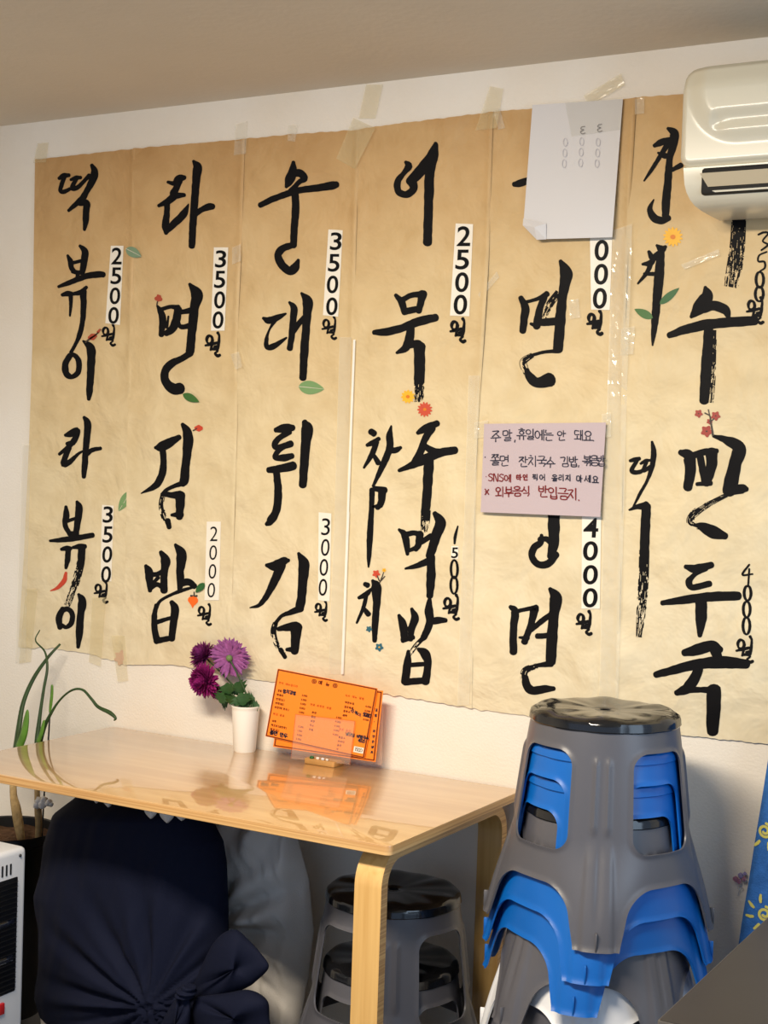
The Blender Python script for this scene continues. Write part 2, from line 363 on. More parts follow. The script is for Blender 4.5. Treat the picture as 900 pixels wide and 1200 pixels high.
LAT = {'S': [[(.85, .12), (.45, .05), (.15, .3), (.8, .6), (.6, .95), (.1, .9)]], 'N': [[(.1, 1), (.15, 0), (.8, 1), (.9, 0)]], '.': [[(.1, .92), (.2, .98)]], ',': [[(.2, .9), (.1, 1.08)]], '·': [[(.4, .5), (.5, .52)]],
       'X': [[(.1, .1), (.9, .9)], [(.9, .15), (.1, .95)], [(.15, .5), (.2, .5)]], '0': [CIR], '1': [[(.3, .2), (.55, 0), (.5, 1)]], '5': [[(.85, .05), (.3, .05), (.2, .45), (.75, .5), (.7, .9), (.15, .95)]],
       '2': [[(.15, .25), (.5, 0), (.85, .25), (.15, 1), (.9, .95)]], '3': [[(.15, .1), (.8, .1), (.4, .45), (.85, .7), (.15, .95)]], '4': [[(.6, 0), (.1, .65), (.9, .62)], [(.65, .3), (.6, 1)]], '-': [[(.1, .5), (.9, .5)]],
       '(': [[(.6, 0), (.35, .5), (.6, 1)]], ')': [[(.4, 0), (.65, .5), (.4, 1)]]}
def hangul(ch):
    if ch in LAT: return LAT[ch]
    k = ord(ch) - 0xAC00
    if not 0 <= k < 11172: return []
    c, v, j = CHO[k // 588], JUNG[k % 588 // 28], JONG[k % 28].strip()
    hgt = .62 if j else 1.0; out = []
    put = lambda ss, x0, y0, x1, y1: out.extend([[(x0 + x * (x1 - x0), y0 + y * (y1 - y0)) for x, y in s] for s in ss])
    if v in VV: put(JA[c], .02, .12 * hgt, .55, .85 * hgt); put(VV[v], .58, 0, 1.0, hgt)
    elif v in HH: put(JA[c], .15, .02, .85, .55 * hgt); put(HH[v], .0, .55 * hgt, 1.0, hgt)
    elif v in MIX:
        put(JA[c], .02, .05, .55, .5 * hgt); put(HH[MIX[v][0]], .0, .55 * hgt, .62, .95 * hgt); put(VV[MIX[v][1]], .62, 0, 1.0, hgt)
    if j: put(JA.get(j, JA['ㅂ']), .2, .68, .9, 1.0)
    return out
def write(bm, text, x, y, sz, adv, slope, wd, F, lean=0.0):
    for ch in text:
        if ch == ' ': x += adv * .62; y += slope * adv * .62; continue
        nar = .45 if ch in '.,·()1' else (.8 if ch in LAT else 1)
        jx, jy = random.uniform(-.03, .03) * sz, random.uniform(-.05, .05) * sz
        for s in hangul(ch):
            p = [(x + jx + u * sz * .88 * nar - v * sz * lean, y + jy + v * sz + u * sz * .88 * nar * slope, wd * random.uniform(.85, 1.2)) for u, v in s]
            ribbon(bm, p if len(p) > 2 else [p[0], tuple((a + b) / 2 for a, b in zip(*p)), p[1]], F, .1)
        x += adv * nar; y += slope * adv * nar

# ------------------------------------------------------------------ paper banners on the back wall
SEAM = [  # left borders of the six sheets and the right border of the last, as (row, column) down the wall
    [(185, 41), (400, 38), (520, 34), (650, 28), (762, 21)],
    [(172, 156), (300, 154), (480, 150), (600, 148), (780, 144)],
    [(163, 284), (290, 280), (400, 275), (500, 275), (700, 269), (800, 264)],
    [(150, 418), (370, 412), (480, 410), (560, 407), (740, 402), (812, 400)],
    [(128, 575), (300, 570), (400, 564), (500, 557), (600, 553), (832, 550)],
    [(114, 743), (250, 735), (400, 729), (600, 726), (860, 720)],
    [(96, 915), (880, 906)]]
def seam(i, y):
    s = SEAM[i]
    for (a, b), (c, d) in zip(s, s[1:]):
        if y <= c or (c, d) == s[-1]: return b + (d - b) * (y - a) / (c - a)
TOPL = [(41, 187), (156, 174), (284, 163), (345, 157), (418, 152), (440, 148), (575, 131), (660, 124), (743, 114), (800, 110), (920, 96)]
BOTL = [(18, 759), (60, 760), (100, 766), (144, 779), (200, 779), (264, 791), (302, 797), (400, 808), (449, 813), (550, 830), (640, 842), (720, 851), (796, 861), (920, 874)]
def poly(L, x):
    for (a, b), (c, d) in zip(L, L[1:]):
        if x <= c: return b + (d - b) * (x - a) / (c - a)
    return L[-1][1]
def base_h(i): return 0.0022 + 0.0014 * (i % 2)
def paper_h(i, x, y):
    """how far the sheet stands off the wall"""
    v = Vector((x / 70.0, y / 110.0, i * 5.0))
    h = 0.0034 * noise.noise(v) + 0.0022 * noise.noise(v * 2.3) + .0034
    d0 = abs(x - seam(i, y)); d1 = abs(seam(i + 1, y) - x)
    up = 1 - sstep(380, 480, y)
    h += (0.002 + 0.010 * up * (0.5 + 0.5 * noise.noise(Vector((3.0 * i, y / 60.0, 0))))) * exp(-d1 / 2.6)
    h += 0.0012 * exp(-d0 / 5)
    h *= .2 + .8 * sstep(0, 45, poly(BOTL, x) - y)
    return max(0.001, h) + base_h(i)
def on_sheet(i, lift): return lambda x, y: at_y(x, y, -(paper_h(i, x, y) + lift))
def sheet_bm(i):
    bm = bmesh.new(); NX, NY = 64, 160; rows = []
    for b in range(NY + 1):
        row = []
        for a in range(NX + 1):
            u = a / NX; v = b / NY
            xt = seam(i, 170) * (1 - u) + seam(i + 1, 140) * u; xb = seam(i, 790) * (1 - u) + seam(i + 1, 840) * u
            yt = poly(TOPL, xt); yb = poly(BOTL, xb)
            yt += 1.2 * noise.noise(Vector((xt / 9, i, 0))); yb += 2.0 * noise.noise(Vector((xb / 8, i, 4)))
            y = yt + (yb - yt) * v
            x = seam(i, y) * (1 - u) + seam(i + 1, y) * u + (3.0 * u if i < 5 else 0)
            row.append(bm.verts.new(at_y(x, y, -paper_h(i, x, y))))
        rows.append(row)
    for r0, r1 in zip(rows, rows[1:]):
        for a in range(NX): bm.faces.new((r0[a], r0[a + 1], r1[a + 1], r1[a]))
    return face_up(bm)
BAN = ['aged paper menu banner with red chili pepper by the lettering, at bare wall end',
       'paper menu banner with an orange persimmon and leaf beside its lower lettering',
       'paper menu banner with a single pale green leaf, above the orange menu cards',
       'paper menu banner with yellow and red daisies above two lines of brush lettering',
       'paper menu banner partly covered by the blank white sheet and the lilac note',
       'paper menu banner running behind the air conditioner, with red plum blossom twig']
banner = []
for i in range(6):
    c = at_y((seam(i, 800) + seam(i + 1, 800)) / 2, 800, 0)
    t = thing('menu_banner', BAN[i], 'banner', (c.x, 0, c.z), 'menu banners on the wall'); banner.append(t)
    obj('paper', sheet_bm(i), paper_mat(i), t, 180)

C1, C2, C3, C4, C5, C6 = (20, 160, 3.75), (20, 460, 3.636), (140, 160, 3.75), (140, 460, 3.636), (275, 160, 3.75), (275, 460, 3.636)
B1, B2, B3, B4, B5, B6 = (410, 130, 3.4286), (400, 460, 3.3333), (560, 130, 3.4286), (550, 480, 3.3333), (720, 130, 3.4286), (720, 480, 3.0)
def brush(i, crop, wet, drys=()):
    """one brushed syllable: strokes of (x, y, width), plus dry strokes"""
    x0, y0, s = crop; F = on_sheet(i, 0.0007); bm = bmesh.new()
    f = lambda st: [(x0 + x / s, y0 + y / s, w_ * 1.13 / s) for x, y, w_ in st]
    for st in wet: ribbon(bm, f(st), F)
    for st in drys: dry(bm, f(st), F, n=max(4, int(max(q[2] for q in st) / s / 1.3)))
    obj('brush_lettering', face_up(bm), M['ink'], banner[i])
# --- first banner
brush(0, C1, [[(184,184,14),(205,172,20),(228,170,16)],[(208,178,16),(196,210,18),(190,238,16),(205,243,18),(232,230,14)],[(236,190,12),(258,182,18),(280,180,14)],
 [(262,185,16),(246,212,18),(244,228,20),(268,222,18),(300,190,16),(318,172,20)],[(328,125,14),(340,150,26),(338,175,30),(320,215,26),(300,250,24),(285,275,26),(255,300,20),(226,326,12)],
 [(275,290,26),(305,292,28),(303,330,26),(302,370,24),(296,410,12)]])
brush(0, C1, [[(222,522,10),(234,548,22),(238,575,20),(250,592,18)],[(276,480,12),(298,505,26),(294,550,26),(286,600,22)],[(240,556,14),(288,545,14)],[(244,592,18),(270,598,18),(292,592,16)],[(268,600,16),(262,632,16)],
 [(182,660,12),(230,642,20),(300,615,24),(350,606,26),(380,607,22)],[(198,696,14),(222,690,22),(240,690,16)],[(236,692,18),(236,740,14),(232,788,8)],[(246,692,14),(280,684,20),(305,662,14)],
 [(290,680,28),(292,740,24),(288,810,20),(275,870,20),(258,910,14),(236,950,14)]])
brush(0, C1, [[(232,962,22),(212,1000,26),(216,1040,26),(240,1056,20),(268,1035,22),(270,985,22),(250,960,18),(232,962,20)],[(290,898,8),(322,928,34),(326,980,32),(322,1060,28),(318,1120,26),(315,1155,14)]])
brush(0, C2, [[(205,182,12),(228,176,26),(256,162,24),(248,195,24),(225,225,20),(180,263,12)],[(212,218,14),(240,213,22)],[(222,235,20),(205,275,22),(200,305,24),(225,295,20),(260,262,12),(288,245,6)],
 [(285,105,12),(300,130,28),(298,180,26),(292,250,24),(288,310,24),(284,360,16)],[(298,262,18),(320,245,18),(356,238,14)]])
brush(0, C2, [[(208,486,12),(210,520,24),(205,565,20),(226,605,18)],[(255,465,12),(264,492,28),(258,550,26),(250,602,22)],[(215,548,14),(252,535,12)],[(222,600,18),(258,600,16)],[(242,600,16),(236,628,16)],
 [(140,632,10),(190,628,20),(250,620,22),(322,608,20)],[(188,668,12),(210,664,20),(230,664,14)],[(218,668,22),(215,710,22),(208,748,12)],[(238,660,12),(266,656,22),(290,656,18)],[(276,660,28),(274,700,28),(272,728,26)]],
 [[(272,722,30),(255,790,30),(235,850,26),(212,908,24)]])
brush(0, C2, [[(196,922,22),(178,960,26),(183,1002,20)],[(188,932,20),(215,922,20),(235,945,20),(232,980,20),(210,1000,16),(190,990,14)],[(262,860,12),(278,890,32),(270,950,28),(266,1020,28),(260,1085,14)]])
# --- second
brush(1, C3, [[(212,200,12),(240,205,20),(262,185,32),(286,180,18)],[(265,195,24),(245,235,26),(238,258,30),(285,257,16)],[(240,262,30),(212,285,26),(172,304,14)],[(210,285,22),(208,340,24),(202,390,28),(205,425,16)],
 [(205,415,24),(245,378,28),(282,340,30),(304,296,5)],[(325,108,12),(343,135,36),(338,180,32),(330,280,30),(322,400,28),(318,482,26)],[(330,350,16),(355,325,22),(395,308,28),(410,308,24)]])
brush(1, C3, [[(165,742,8),(178,765,22),(190,800,28),(184,872,22)],[(182,760,16),(225,748,16),(258,754,26)],[(258,758,30),(250,805,32),(232,845,30),(204,866,22)],[(215,790,8),(208,840,12)],[(262,772,18),(295,768,22),(325,760,24)],[(258,800,10),(268,835,18),(318,830,24)],
 [(308,648,12),(340,695,48),(332,740,36),(324,800,36),(317,870,34),(310,945,34)],[(312,950,28),(275,975,24),(225,1000,32),(198,1040,32),(205,1080,34),(238,1108,42),(268,1108,44)]])
brush(1, C4, [[(152,235,12),(175,232,36),(215,212,34),(255,190,20)],[(182,235,26),(188,290,24),(182,345,28),(155,395,26),(92,430,4)],[(268,135,14),(287,165,34),(292,210,40),(284,290,32),(276,370,34),(268,388,28)],[(275,385,24),(235,398,16),(200,415,14),(182,435,16)],
 [(190,430,22),(215,436,22),(258,438,36)],[(258,438,42),(258,480,34),(255,532,26)],[(222,522,12),(262,520,28)],[(205,545,22),(212,575,18)]],[[(186,430,18),(178,480,20),(190,530,22),(208,560,22)]])
brush(1, C4, [[(112,738,14),(124,760,30),(128,800,28),(130,845,16)],[(176,680,16),(196,715,36),(190,770,28),(190,845,28)],[(122,772,18),(155,775,18),(190,760,22)],[(130,838,14),(160,818,18),(195,838,22)],[(140,815,12),(165,788,16)],
 [(238,648,12),(264,690,40),(258,760,30),(260,810,28),(254,842,14)],[(262,812,28),(296,808,26),(320,826,22)],[(312,830,10),(262,845,14),(215,864,12),(172,890,12),(152,930,16)],
 [(156,905,14),(148,960,22),(150,1010,24),(160,1055,26)],[(222,893,18),(236,920,32),(230,980,28),(222,1050,26)],[(160,978,18),(225,958,14)],[(156,1058,26),(190,1052,22),(228,1044,20)]])
# --- third
brush(2, C5, [[(258,112,14),(255,150,32),(240,195,36),(226,222,12)],[(250,165,26),(285,160,30),(308,185,26),(285,198,20),(265,220,20),(245,240,22)],[(112,302,22),(160,278,24),(230,252,26),(290,235,26),(370,225,28),(430,215,32),(450,210,26)],
 [(265,240,28),(268,320,30),(262,400,28),(258,480,26)],[(262,475,24),(215,490,28),(190,520,30),(205,560,32),(240,590,32),(265,575,34),(280,542,12)]])
brush(2, C5, [[(125,798,12),(150,808,28),(190,795,24),(225,778,8)],[(178,806,18),(152,850,8),(140,890,16),(142,925,20),(170,922,24),(228,884,8)],[(240,728,10),(260,755,28),(255,820,26),(250,880,24),(242,932,24)],
 [(293,688,10),(320,725,40),(318,780,34),(312,860,32),(305,960,32),(300,1062,28)],[(255,860,22),(280,825,22),(310,790,20)]])
brush(2, C6, [[(175,160,20),(215,152,36),(248,150,24)],[(235,168,20),(195,190,22),(172,215,24),(180,235,22),(240,218,26)],[(228,222,16),(190,245,20),(172,275,20),(210,278,28),(245,270,22)],[(145,330,24),(190,325,30),(250,312,34)],
 [(178,340,26),(185,420,30),(178,500,30),(152,548,30),(135,562,14)],[(298,125,22),(308,155,46),(302,220,36),(295,320,34),(290,395,30)]])
brush(2, C6, [[(135,736,14),(175,738,40),(210,718,32),(230,715,14)],[(200,735,34),(175,790,32),(140,860,24),(105,905,16),(65,917,5)],[(272,685,12),(294,730,42),(290,800,36),(285,870,34),(278,915,34)],[(282,920,28),(235,938,20),(200,952,14),(172,985,14)],
 [(185,1008,16),(225,1000,30),(262,998,40)],[(262,998,46),(260,1050,36),(255,1105,28)],[(222,1095,14),(258,1095,26)],[(195,1095,18),(215,1128,16)]],[[(174,980,20),(165,1020,22),(178,1070,20),(208,1115,20)]])
# --- fourth
brush(3, B1, [[(224,205,12),(236,222,28),(218,248,18),(192,285,24),(196,325,24),(230,335,26),(256,312,28),(250,285,34)],[(240,285,30),(280,245,40),(320,190,34),(345,130,14)],[(346,135,16),(338,185,30),(322,240,34),(318,320,34),(315,420,32),(312,530,32)]])
brush(3, B1, [[(184,740,14),(206,765,26),(215,790,24),(220,812,20)],[(212,758,20),(250,740,20),(300,735,24)],[(292,735,34),(286,765,26),(276,805,22)],[(222,806,24),(275,795,22)],[(97,890,18),(140,888,28),(200,875,28),(280,845,32),(345,830,28)],
 [(245,860,28),(240,910,32),(225,950,30),(188,972,10)],[(225,945,22),(270,935,28),(292,945,18)],[(280,945,42),(280,1010,40),(279,1080,38)]],[[(279,1070,38),(278,1120,36),(277,1170,32)]])
brush(3, B2, [[(298,158,14),(330,140,28),(375,120,22)],[(355,138,26),(325,185,24),(310,230,26),(285,275,24)],[(320,205,18),(360,230,26),(392,235,26)],[(225,305,12),(280,282,26),(330,258,34),(390,234,30),(445,225,26)],[(342,265,36),(338,340,34),(332,430,32),(328,470,30)]],[[(330,460,34),(328,500,32),(322,545,24)]])
brush(3, B2, [[(225,535,10),(246,555,24),(256,600,22),(258,632,12)],[(246,556,20),(285,548,18),(312,560,18)],[(306,552,28),(302,590,24),(290,612,20)],[(258,620,12),(292,606,16)],[(365,472,18),(387,508,38),(370,560,34),(358,600,32),(345,640,28)],[(312,585,18),(350,560,20)],
 [(250,688,8),(300,675,20),(352,652,28)],[(350,640,28),(350,720,32),(345,795,24)]])
brush(3, B2, [[(225,870,12),(238,900,28),(245,945,26),(240,972,14)],[(275,845,12),(287,880,28),(275,920,24),(270,965,18)],[(245,932,14),(285,908,14)],[(240,966,20),(280,956,18)],[(345,800,10),(342,850,30),(345,900,26),(325,950,24),(312,968,14)],[(345,895,22),(375,890,26),(408,890,16)],
 [(262,1010,12),(258,1060,28),(248,1130,28)],[(300,1002,12),(326,1020,34),(338,1060,26),(328,1130,30)],[(265,1065,16),(330,1060,16)],[(248,1130,26),(330,1125,22)]],[[(328,950,16),(290,990,16),(260,1035,14)]])
brush(3, B2, [[(115,152,22),(130,162,24)],[(100,206,12),(125,195,20),(147,180,14)],[(138,192,18),(120,240,20),(88,294,8)],[(124,242,14),(145,275,20)],[(195,130,6),(188,170,24),(190,210,24),(175,255,24),(150,310,18),(124,366,10)],[(190,225,20),(212,225,22),(232,215,12)],
 [(128,375,18),(170,382,24)],[(160,385,28),(155,430,24),(140,450,18)],[(120,380,20),(118,450,18),(112,550,22),(108,640,16),(106,682,6)],[(124,446,8),(155,440,18)]])
brush(3, B2, [[(92,748,16),(105,754,20)],[(68,802,12),(95,790,20),(116,768,10)],[(98,790,14),(86,840,14),(60,900,8)],[(88,845,14),(106,866,20)],[(122,735,12),(136,760,36),(138,820,26),(132,900,24),(130,970,16)]])
# --- fifth
brush(4, B3, [[(145,295,18),(170,290,26),(215,275,24)]])
brush(4, B3, [[(172,750,18),(190,790,30),(185,840,28),(180,885,24)],[(185,770,12),(240,755,14),(278,735,22)],[(268,745,24),(250,790,24),(242,830,28),(235,868,24)],[(212,855,10),(242,865,22)],[(255,850,26),(320,845,30)],[(332,603,14),(354,650,44),(348,700,36),(338,760,34),(330,850,38),(322,958,36)],
 [(325,965,16),(270,968,12),(215,982,12)],[(195,1040,16),(210,1070,32),(240,1092,36),(290,1080,50)]],[[(325,728,24),(290,775,26),(262,830,22)],[(220,980,18),(182,1010,26),(200,1055,28)]])
brush(4, B4, [[(330,395,42),(330,480,40),(328,530,36),(318,575,26)],[(282,490,12),(278,520,22),(252,540,24),(245,575,24),(270,605,24),(310,600,26),(338,565,26)],[(275,508,20),(302,506,20),(330,530,24)]])
brush(4, B4, [[(160,770,14),(178,790,28),(172,860,26),(172,948,26)],[(175,790,16),(220,780,14),(262,774,22)],[(255,780,30),(240,840,22),(215,908,24)],[(195,890,8),(228,892,18)],[(240,862,16),(280,828,20),(325,795,18)],[(265,885,20),(330,882,20)],
 [(315,700,14),(338,735,42),(330,800,36),(322,900,38),(318,985,36)],[(320,992,24),(260,1000,12)],[(218,1045,22),(225,1080,30),(250,1098,30),(290,1092,28),(330,1090,16)]],[[(265,1000,18),(218,1020,24),(212,1065,24)]])
# --- sixth
brush(5, B5, [[(160,140,14),(190,125,24),(240,108,12)],[(218,125,24),(185,180,16),(150,235,14),(119,281,6)],[(175,168,8),(200,180,22),(222,178,14)],[(215,70,12),(240,90,32),(235,140,28),(222,190,24),(215,280,28),(208,360,30),(205,420,26)],[(225,240,14),(268,218,20)],[(158,356,5),(142,395,20),(160,430,28),(190,440,28),(218,430,22)]])
brush(5, B5, [[(170,540,10),(190,555,28),(206,545,12)],[(138,565,12),(155,590,24),(182,572,22)],[(113,616,10),(145,610,22),(166,582,10)],[(152,600,18),(130,650,16),(94,694,7)],[(120,655,12),(165,655,16)],[(195,548,12),(186,590,28),(180,660,34),(172,740,32),(165,820,28),(158,890,20),(153,942,6)]])
brush(5, B5, [[(505,345,52),(502,400,50),(500,450,46)],],[[(500,440,52),(494,540,54),(482,630,56),(468,708,52)]])
brush(5, B5, [[(365,708,12),(371,745,46),(340,792,48),(308,828,12)],[(355,790,40),(400,782,36),(445,800,34),(460,833,12)],[(220,902,22),(280,880,32),(360,860,36),(450,850,36),(565,842,34)],[(378,880,34),(372,980,36),(366,1080,38),(360,1165,34)]],[[(398,880,24),(394,980,26),(390,1080,28),(384,1172,24)]])
brush(5, B6, [[(232,150,18),(262,165,38),(266,220,34),(258,275,28)],[(268,165,20),(312,150,22),(360,145,16)],[(342,150,38),(340,200,34),(322,258,28)],[(302,165,22),(310,215,22),(318,258,20)],[(290,262,12),(338,258,18)],[(348,93,10),(395,108,26),(437,135,44),(425,190,40),(412,250,44),(402,288,40)],[(410,285,28),(450,278,30),(465,280,16)],
 [(285,405,10),(308,412,28),(345,430,40),(390,445,22)]],[[(395,300,14),(340,328,16),(285,362,24),(266,395,22),(300,412,20)]])
brush(5, B6, [[(250,552,14),(285,560,28),(342,546,20)],[(320,556,22),(282,580,14),(262,605,22),(275,625,20),(335,612,20)],[(168,680,16),(250,668,26),(340,658,30),(435,655,28)],[(305,670,36),(305,730,36),(300,795,14)]])
brush(5, B6, [[(245,855,22),(290,845,36),(340,830,34),(372,845,22)],[(352,840,36),(362,865,30),(372,890,18)],[(145,932,20),(210,915,28),(290,895,32),(380,888,38),(465,895,28)],[(300,895,30),(285,940,32),(255,980,34),(218,996,18)],[(255,985,22),(310,985,18),(355,985,28)],[(350,985,46),(348,1060,44),(345,1132,36)]])
brush(5, B6, [[(55,180,10),(70,176,14),(88,172,12)],[(80,178,12),(60,215,14),(85,220,14),(106,210,10)],[(92,190,8),(110,180,12),(126,178,8)],[(112,185,12),(102,215,12),(136,195,14)],[(132,113,8),(138,150,18),(132,200,16),(115,250,10),(90,295,10),(66,342,6)],[(52,353,6),(80,342,16),(112,338,28)],[(112,340,30),(108,420,30),(105,505,30)]],
 [[(105,495,32),(102,600,32),(95,700,30),(86,800,18)]])

# price slips: corners and digit centres
def slip(i, crop, quad, text, digs, wd, ht, bold, won, wsz=15, wgt=2.0, only=None):
    x0, y0, s = crop; f = lambda p: (x0 + p[0] / s, y0 + p[1] / s)
    q = [f(p) for p in quad]; bm = bmesh.new(); F = on_sheet(i, 0.0012); n = 14
    L_ = []
    for k in range(n + 1):
        t = k / n
        p, r = [tuple(q[e][c] * (1 - t) + q[o][c] * t for c in (0, 1)) for e, o in ((0, 3), (1, 2))]
        L_.append([bm.verts.new(F(p[0] + (r[0] - p[0]) * u / 6, p[1] + (r[1] - p[1]) * u / 6)) for u in range(7)])
    for a, b in zip(L_, L_[1:]):
        for u in range(6): bm.faces.new((a[u], a[u + 1], b[u + 1], b[u]))
    sl = obj('price_slip', face_up(bm), M['slip'], banner[i], label='white price slip reading ' + text)
    bm = bmesh.new(); F = on_sheet(i, 0.0020)
    for ch, d in zip(only or text, digs):
        c = f(d); digit(bm, ch, c[0], c[1], wd / s, ht / s, 0.06, F, bold)
    obj('digits', face_up(bm), M['digit'], sl)
    if won: won_sign(i, *f(won), wsz, wgt)
def won_sign(i, cx, cy, k, wgt):
    bm = bmesh.new(); F = on_sheet(i, 0.0008); k /= 1.6
    T = [[(-.45 + .3 * cos(a), -.35 + .34 * sin(a)) for a in [q * pi / 5 for q in range(11)]], [(-.9, .12), (-.3, .02), (.3, -.1)], [(-.2, .05), (-.35, .5)], [(.05, .25), (.5, .15)], [(.4, -.95), (.55, -.65), (.48, .0), (.42, .4)], [(-.35, .45), (.1, .4), (.4, .55), (.12, .78), (.4, .98), (.65, .9)]]
    for s in T: ribbon(bm, [(cx + x * k, cy + y * k * 1.25, wgt * 1.25 * (.8 + .5 * abs(sin(4 * x + 3 * y)))) for x, y in s], F)
    obj('won_sign', face_up(bm), M['ink'], banner[i])
slip(0, C1, [(412,480),(468,480),(452,828),(388,820)], '2500', [(438,525),(435,612),(430,700),(424,786)], 46, 74, .012, (406,872), 16)
slip(0, C2, [(362,478),(412,482),(402,805),(355,800)], '3500', [(387,520),(386,605),(384,690),(379,775)], 42, 70, .012, (362,850), 16)
slip(1, C3, [(415,487),(478,487),(462,853),(402,853)], '3500', [(445,538),(441,628),(440,718),(433,806)], 48, 76, .012, (415,912), 18, 2.4)
slip(1, C4, [(372,550),(432,550),(424,885),(362,885)], '2000', [(402,602),(399,682),(396,762),(391,842)], 32, 62, -.006, (366,945), 16)
slip(2, C5, [(412,408),(475,412),(455,792),(388,785)], '3500', [(445,460),(436,555),(430,650),(427,746)], 50, 78, .012, (420,840), 17)
slip(2, C6, [(358,510),(412,515),(405,890),(355,885)], '3000', [(388,572),(386,660),(380,745),(376,830)], 36, 72, -.002, (372,930), 15)
slip(3, B1, [(425,452),(495,455),(480,825),(402,822)], '2500', [(458,503),(452,597),(450,688),(444,778)], 54, 80, .014, (438,880), 18, 2.6)
slip(4, B3, [(450,500),(540,505),(530,800),(455,798)], 'with three zeros below the white sheet', [(497,560),(495,656),(490,753)], 56, 84, .016, (474,850), 18, 2.8, '000')
slip(4, B4, [(440,395),(515,400),(510,778),(438,778)], '4000', [(475,462),(473,552),(473,645),(472,735)], 58, 76, .016, (452,832), 18, 2.6)
def hand_price(i, crop, strokes, won, k, five=None):
    x0, y0, s = crop; F = on_sheet(i, 0.0009)
    for dg in strokes:
        bm = bmesh.new()
        for st in (dg if isinstance(dg[0], list) else [dg]): ribbon(bm, [(x0 + x / s, y0 + y / s, w_ / s) for x, y, w_ in st], F)
        obj('brush_digit', face_up(bm), M['ink'], banner[i])
    won_sign(i, x0 + won[0] / s, y0 + won[1] / s, k, 2.4)
def oval(cx, cy, rx, ry, w_): return [(cx + rx * sin(a), cy - ry * cos(a), w_ * (1 + .5 * abs(sin(a)))) for a in [q * pi / 5 for q in range(11)]]
hand_price(3, B2, [[(455,522,6),(445,560,12),(442,590,8)], oval(441,690,13,36,7), oval(440,752,13,34,7)], (433,838), 19)
slip(3, B2, [(430,600),(458,600),(456,650),(428,650)], '5 pasted into a handwritten price', [(443,626)], 26, 42, .014, None, only='5')
hand_price(5, B5, [[(578,497,8),(600,488,9),(618,492,8),(596,522,7),(616,538,9),(590,560,7)],[(612,566,7),(582,580,7),(578,604,8),(602,606,9),(604,630,8),(584,644,6)], oval(584,678,15,32,8), oval(582,735,16,30,8)], (570,800), 20)
hand_price(5, B6, [[[(474,545,7),(450,580,8),(486,578,6)],[(474,560,7),(470,622,7)]], oval(468,645,12,26,7), oval(465,702,12,28,7), oval(464,760,12,30,7)], (462,842), 20)

# painted and pasted decorations
def leaf_bm(i, a, b, wd):
    bm = bmesh.new(); F = on_sheet(i, 0.0011 if i != 1 else .004); up = []; lo = []
    dx, dy = b[0] - a[0], b[1] - a[1]; l = hypot(dx, dy); nx, ny = -dy / l, dx / l
    for k in range(13):
        t = k / 12; w_ = wd / 2 * (sin(pi * t ** .8)) ** .8 if 0 < t < 1 else 0.05
        up.append(bm.verts.new(F(a[0] + dx * t + nx * w_, a[1] + dy * t + ny * w_))); lo.append(bm.verts.new(F(a[0] + dx * t - nx * w_, a[1] + dy * t - ny * w_)))
    for k in range(12): bm.faces.new((up[k], up[k + 1], lo[k + 1], lo[k]))
    return face_up(bm)
def deco_leaf(i, crop, a, b, wd, col):
    x0, y0, s = crop; f = lambda p: (x0 + p[0] / s, y0 + p[1] / s)
    o = obj('leaf_sticker', leaf_bm(i, f(a), f(b), wd / s), PIG[col], banner[i])
    bm = bmesh.new(); A, B = f(a), f(b); ribbon(bm, [(A[0], A[1], .5), ((A[0] + B[0]) / 2 + .3, (A[1] + B[1]) / 2, .45), (B[0], B[1], .2)], on_sheet(i, .0014 if i != 1 else .0044)); obj('leaf_vein', face_up(bm), PIG['pale'] if col in ('sage', 'moss') else PIG['green'], o)
def deco_flower(i, crop, c, r, n, col, mid, inner=.28, wide=.5):
    x0, y0, s = crop; cx, cy = x0 + c[0] / s, y0 + c[1] / s; r /= s; bm = bmesh.new(); F = on_sheet(i, 0.0011)
    for k in range(n):
        a = 2 * pi * k / n + .2; ribbon(bm, [(cx + cos(a) * r * .15, cy + sin(a) * r * .15, r * wide * .5), (cx + cos(a) * r * .6, cy + sin(a) * r * .6, r * wide), (cx + cos(a) * r * .92, cy + sin(a) * r * .92, r * wide * .5)], F)
    o = obj('flower_sticker', face_up(bm), PIG[col], banner[i])
    bm = bmesh.new(); ribbon(bm, [(cx - r * inner * .4, cy, r * inner * 1.6), (cx, cy, r * inner * 1.9), (cx + r * inner * .4, cy, r * inner * 1.6)], on_sheet(i, .0015)); obj('flower_centre', face_up(bm), PIG[mid], o)
def deco_stroke(i, crop, strokes, col, name):
    x0, y0, s = crop; bm = bmesh.new()
    for st in strokes: ribbon(bm, [(x0 + x / s, y0 + y / s, w_ / s) for x, y, w_ in st], on_sheet(i, .0012))
    obj(name, face_up(bm), PIG[col], banner[i])
deco_leaf(1, C1, (478,492), (546,528), 44, 'sage')
deco_leaf(0, C2, (484,420), (432,506), 42, 'moss')
deco_stroke(0, C2, [[(208,768,12),(200,802,20),(172,832,14),(142,845,4)]], 'red', 'chili_sticker')
deco_stroke(0, C1, [[(300,905,6),(318,890,8),(345,872,6),(368,848,5)]], 'stalk', 'twig_sticker'); deco_stroke(0, C1, [[(318,885,18),(332,880,30),(344,875,18)],[(355,860,12),(364,848,8)]], 'rust', 'berry_sticker')
deco_stroke(1, C3, [[(160,712,16),(172,712,28),(182,716,16)],[(168,698,10),(176,704,16)]], 'rust', 'berry_sticker'); deco_stroke(1, C3, [[(164,742,6),(166,730,6),(168,720,5)]], 'stalk', 'twig_sticker')
deco_leaf(1, C3, (278,1132), (350,1166), 34, 'green')
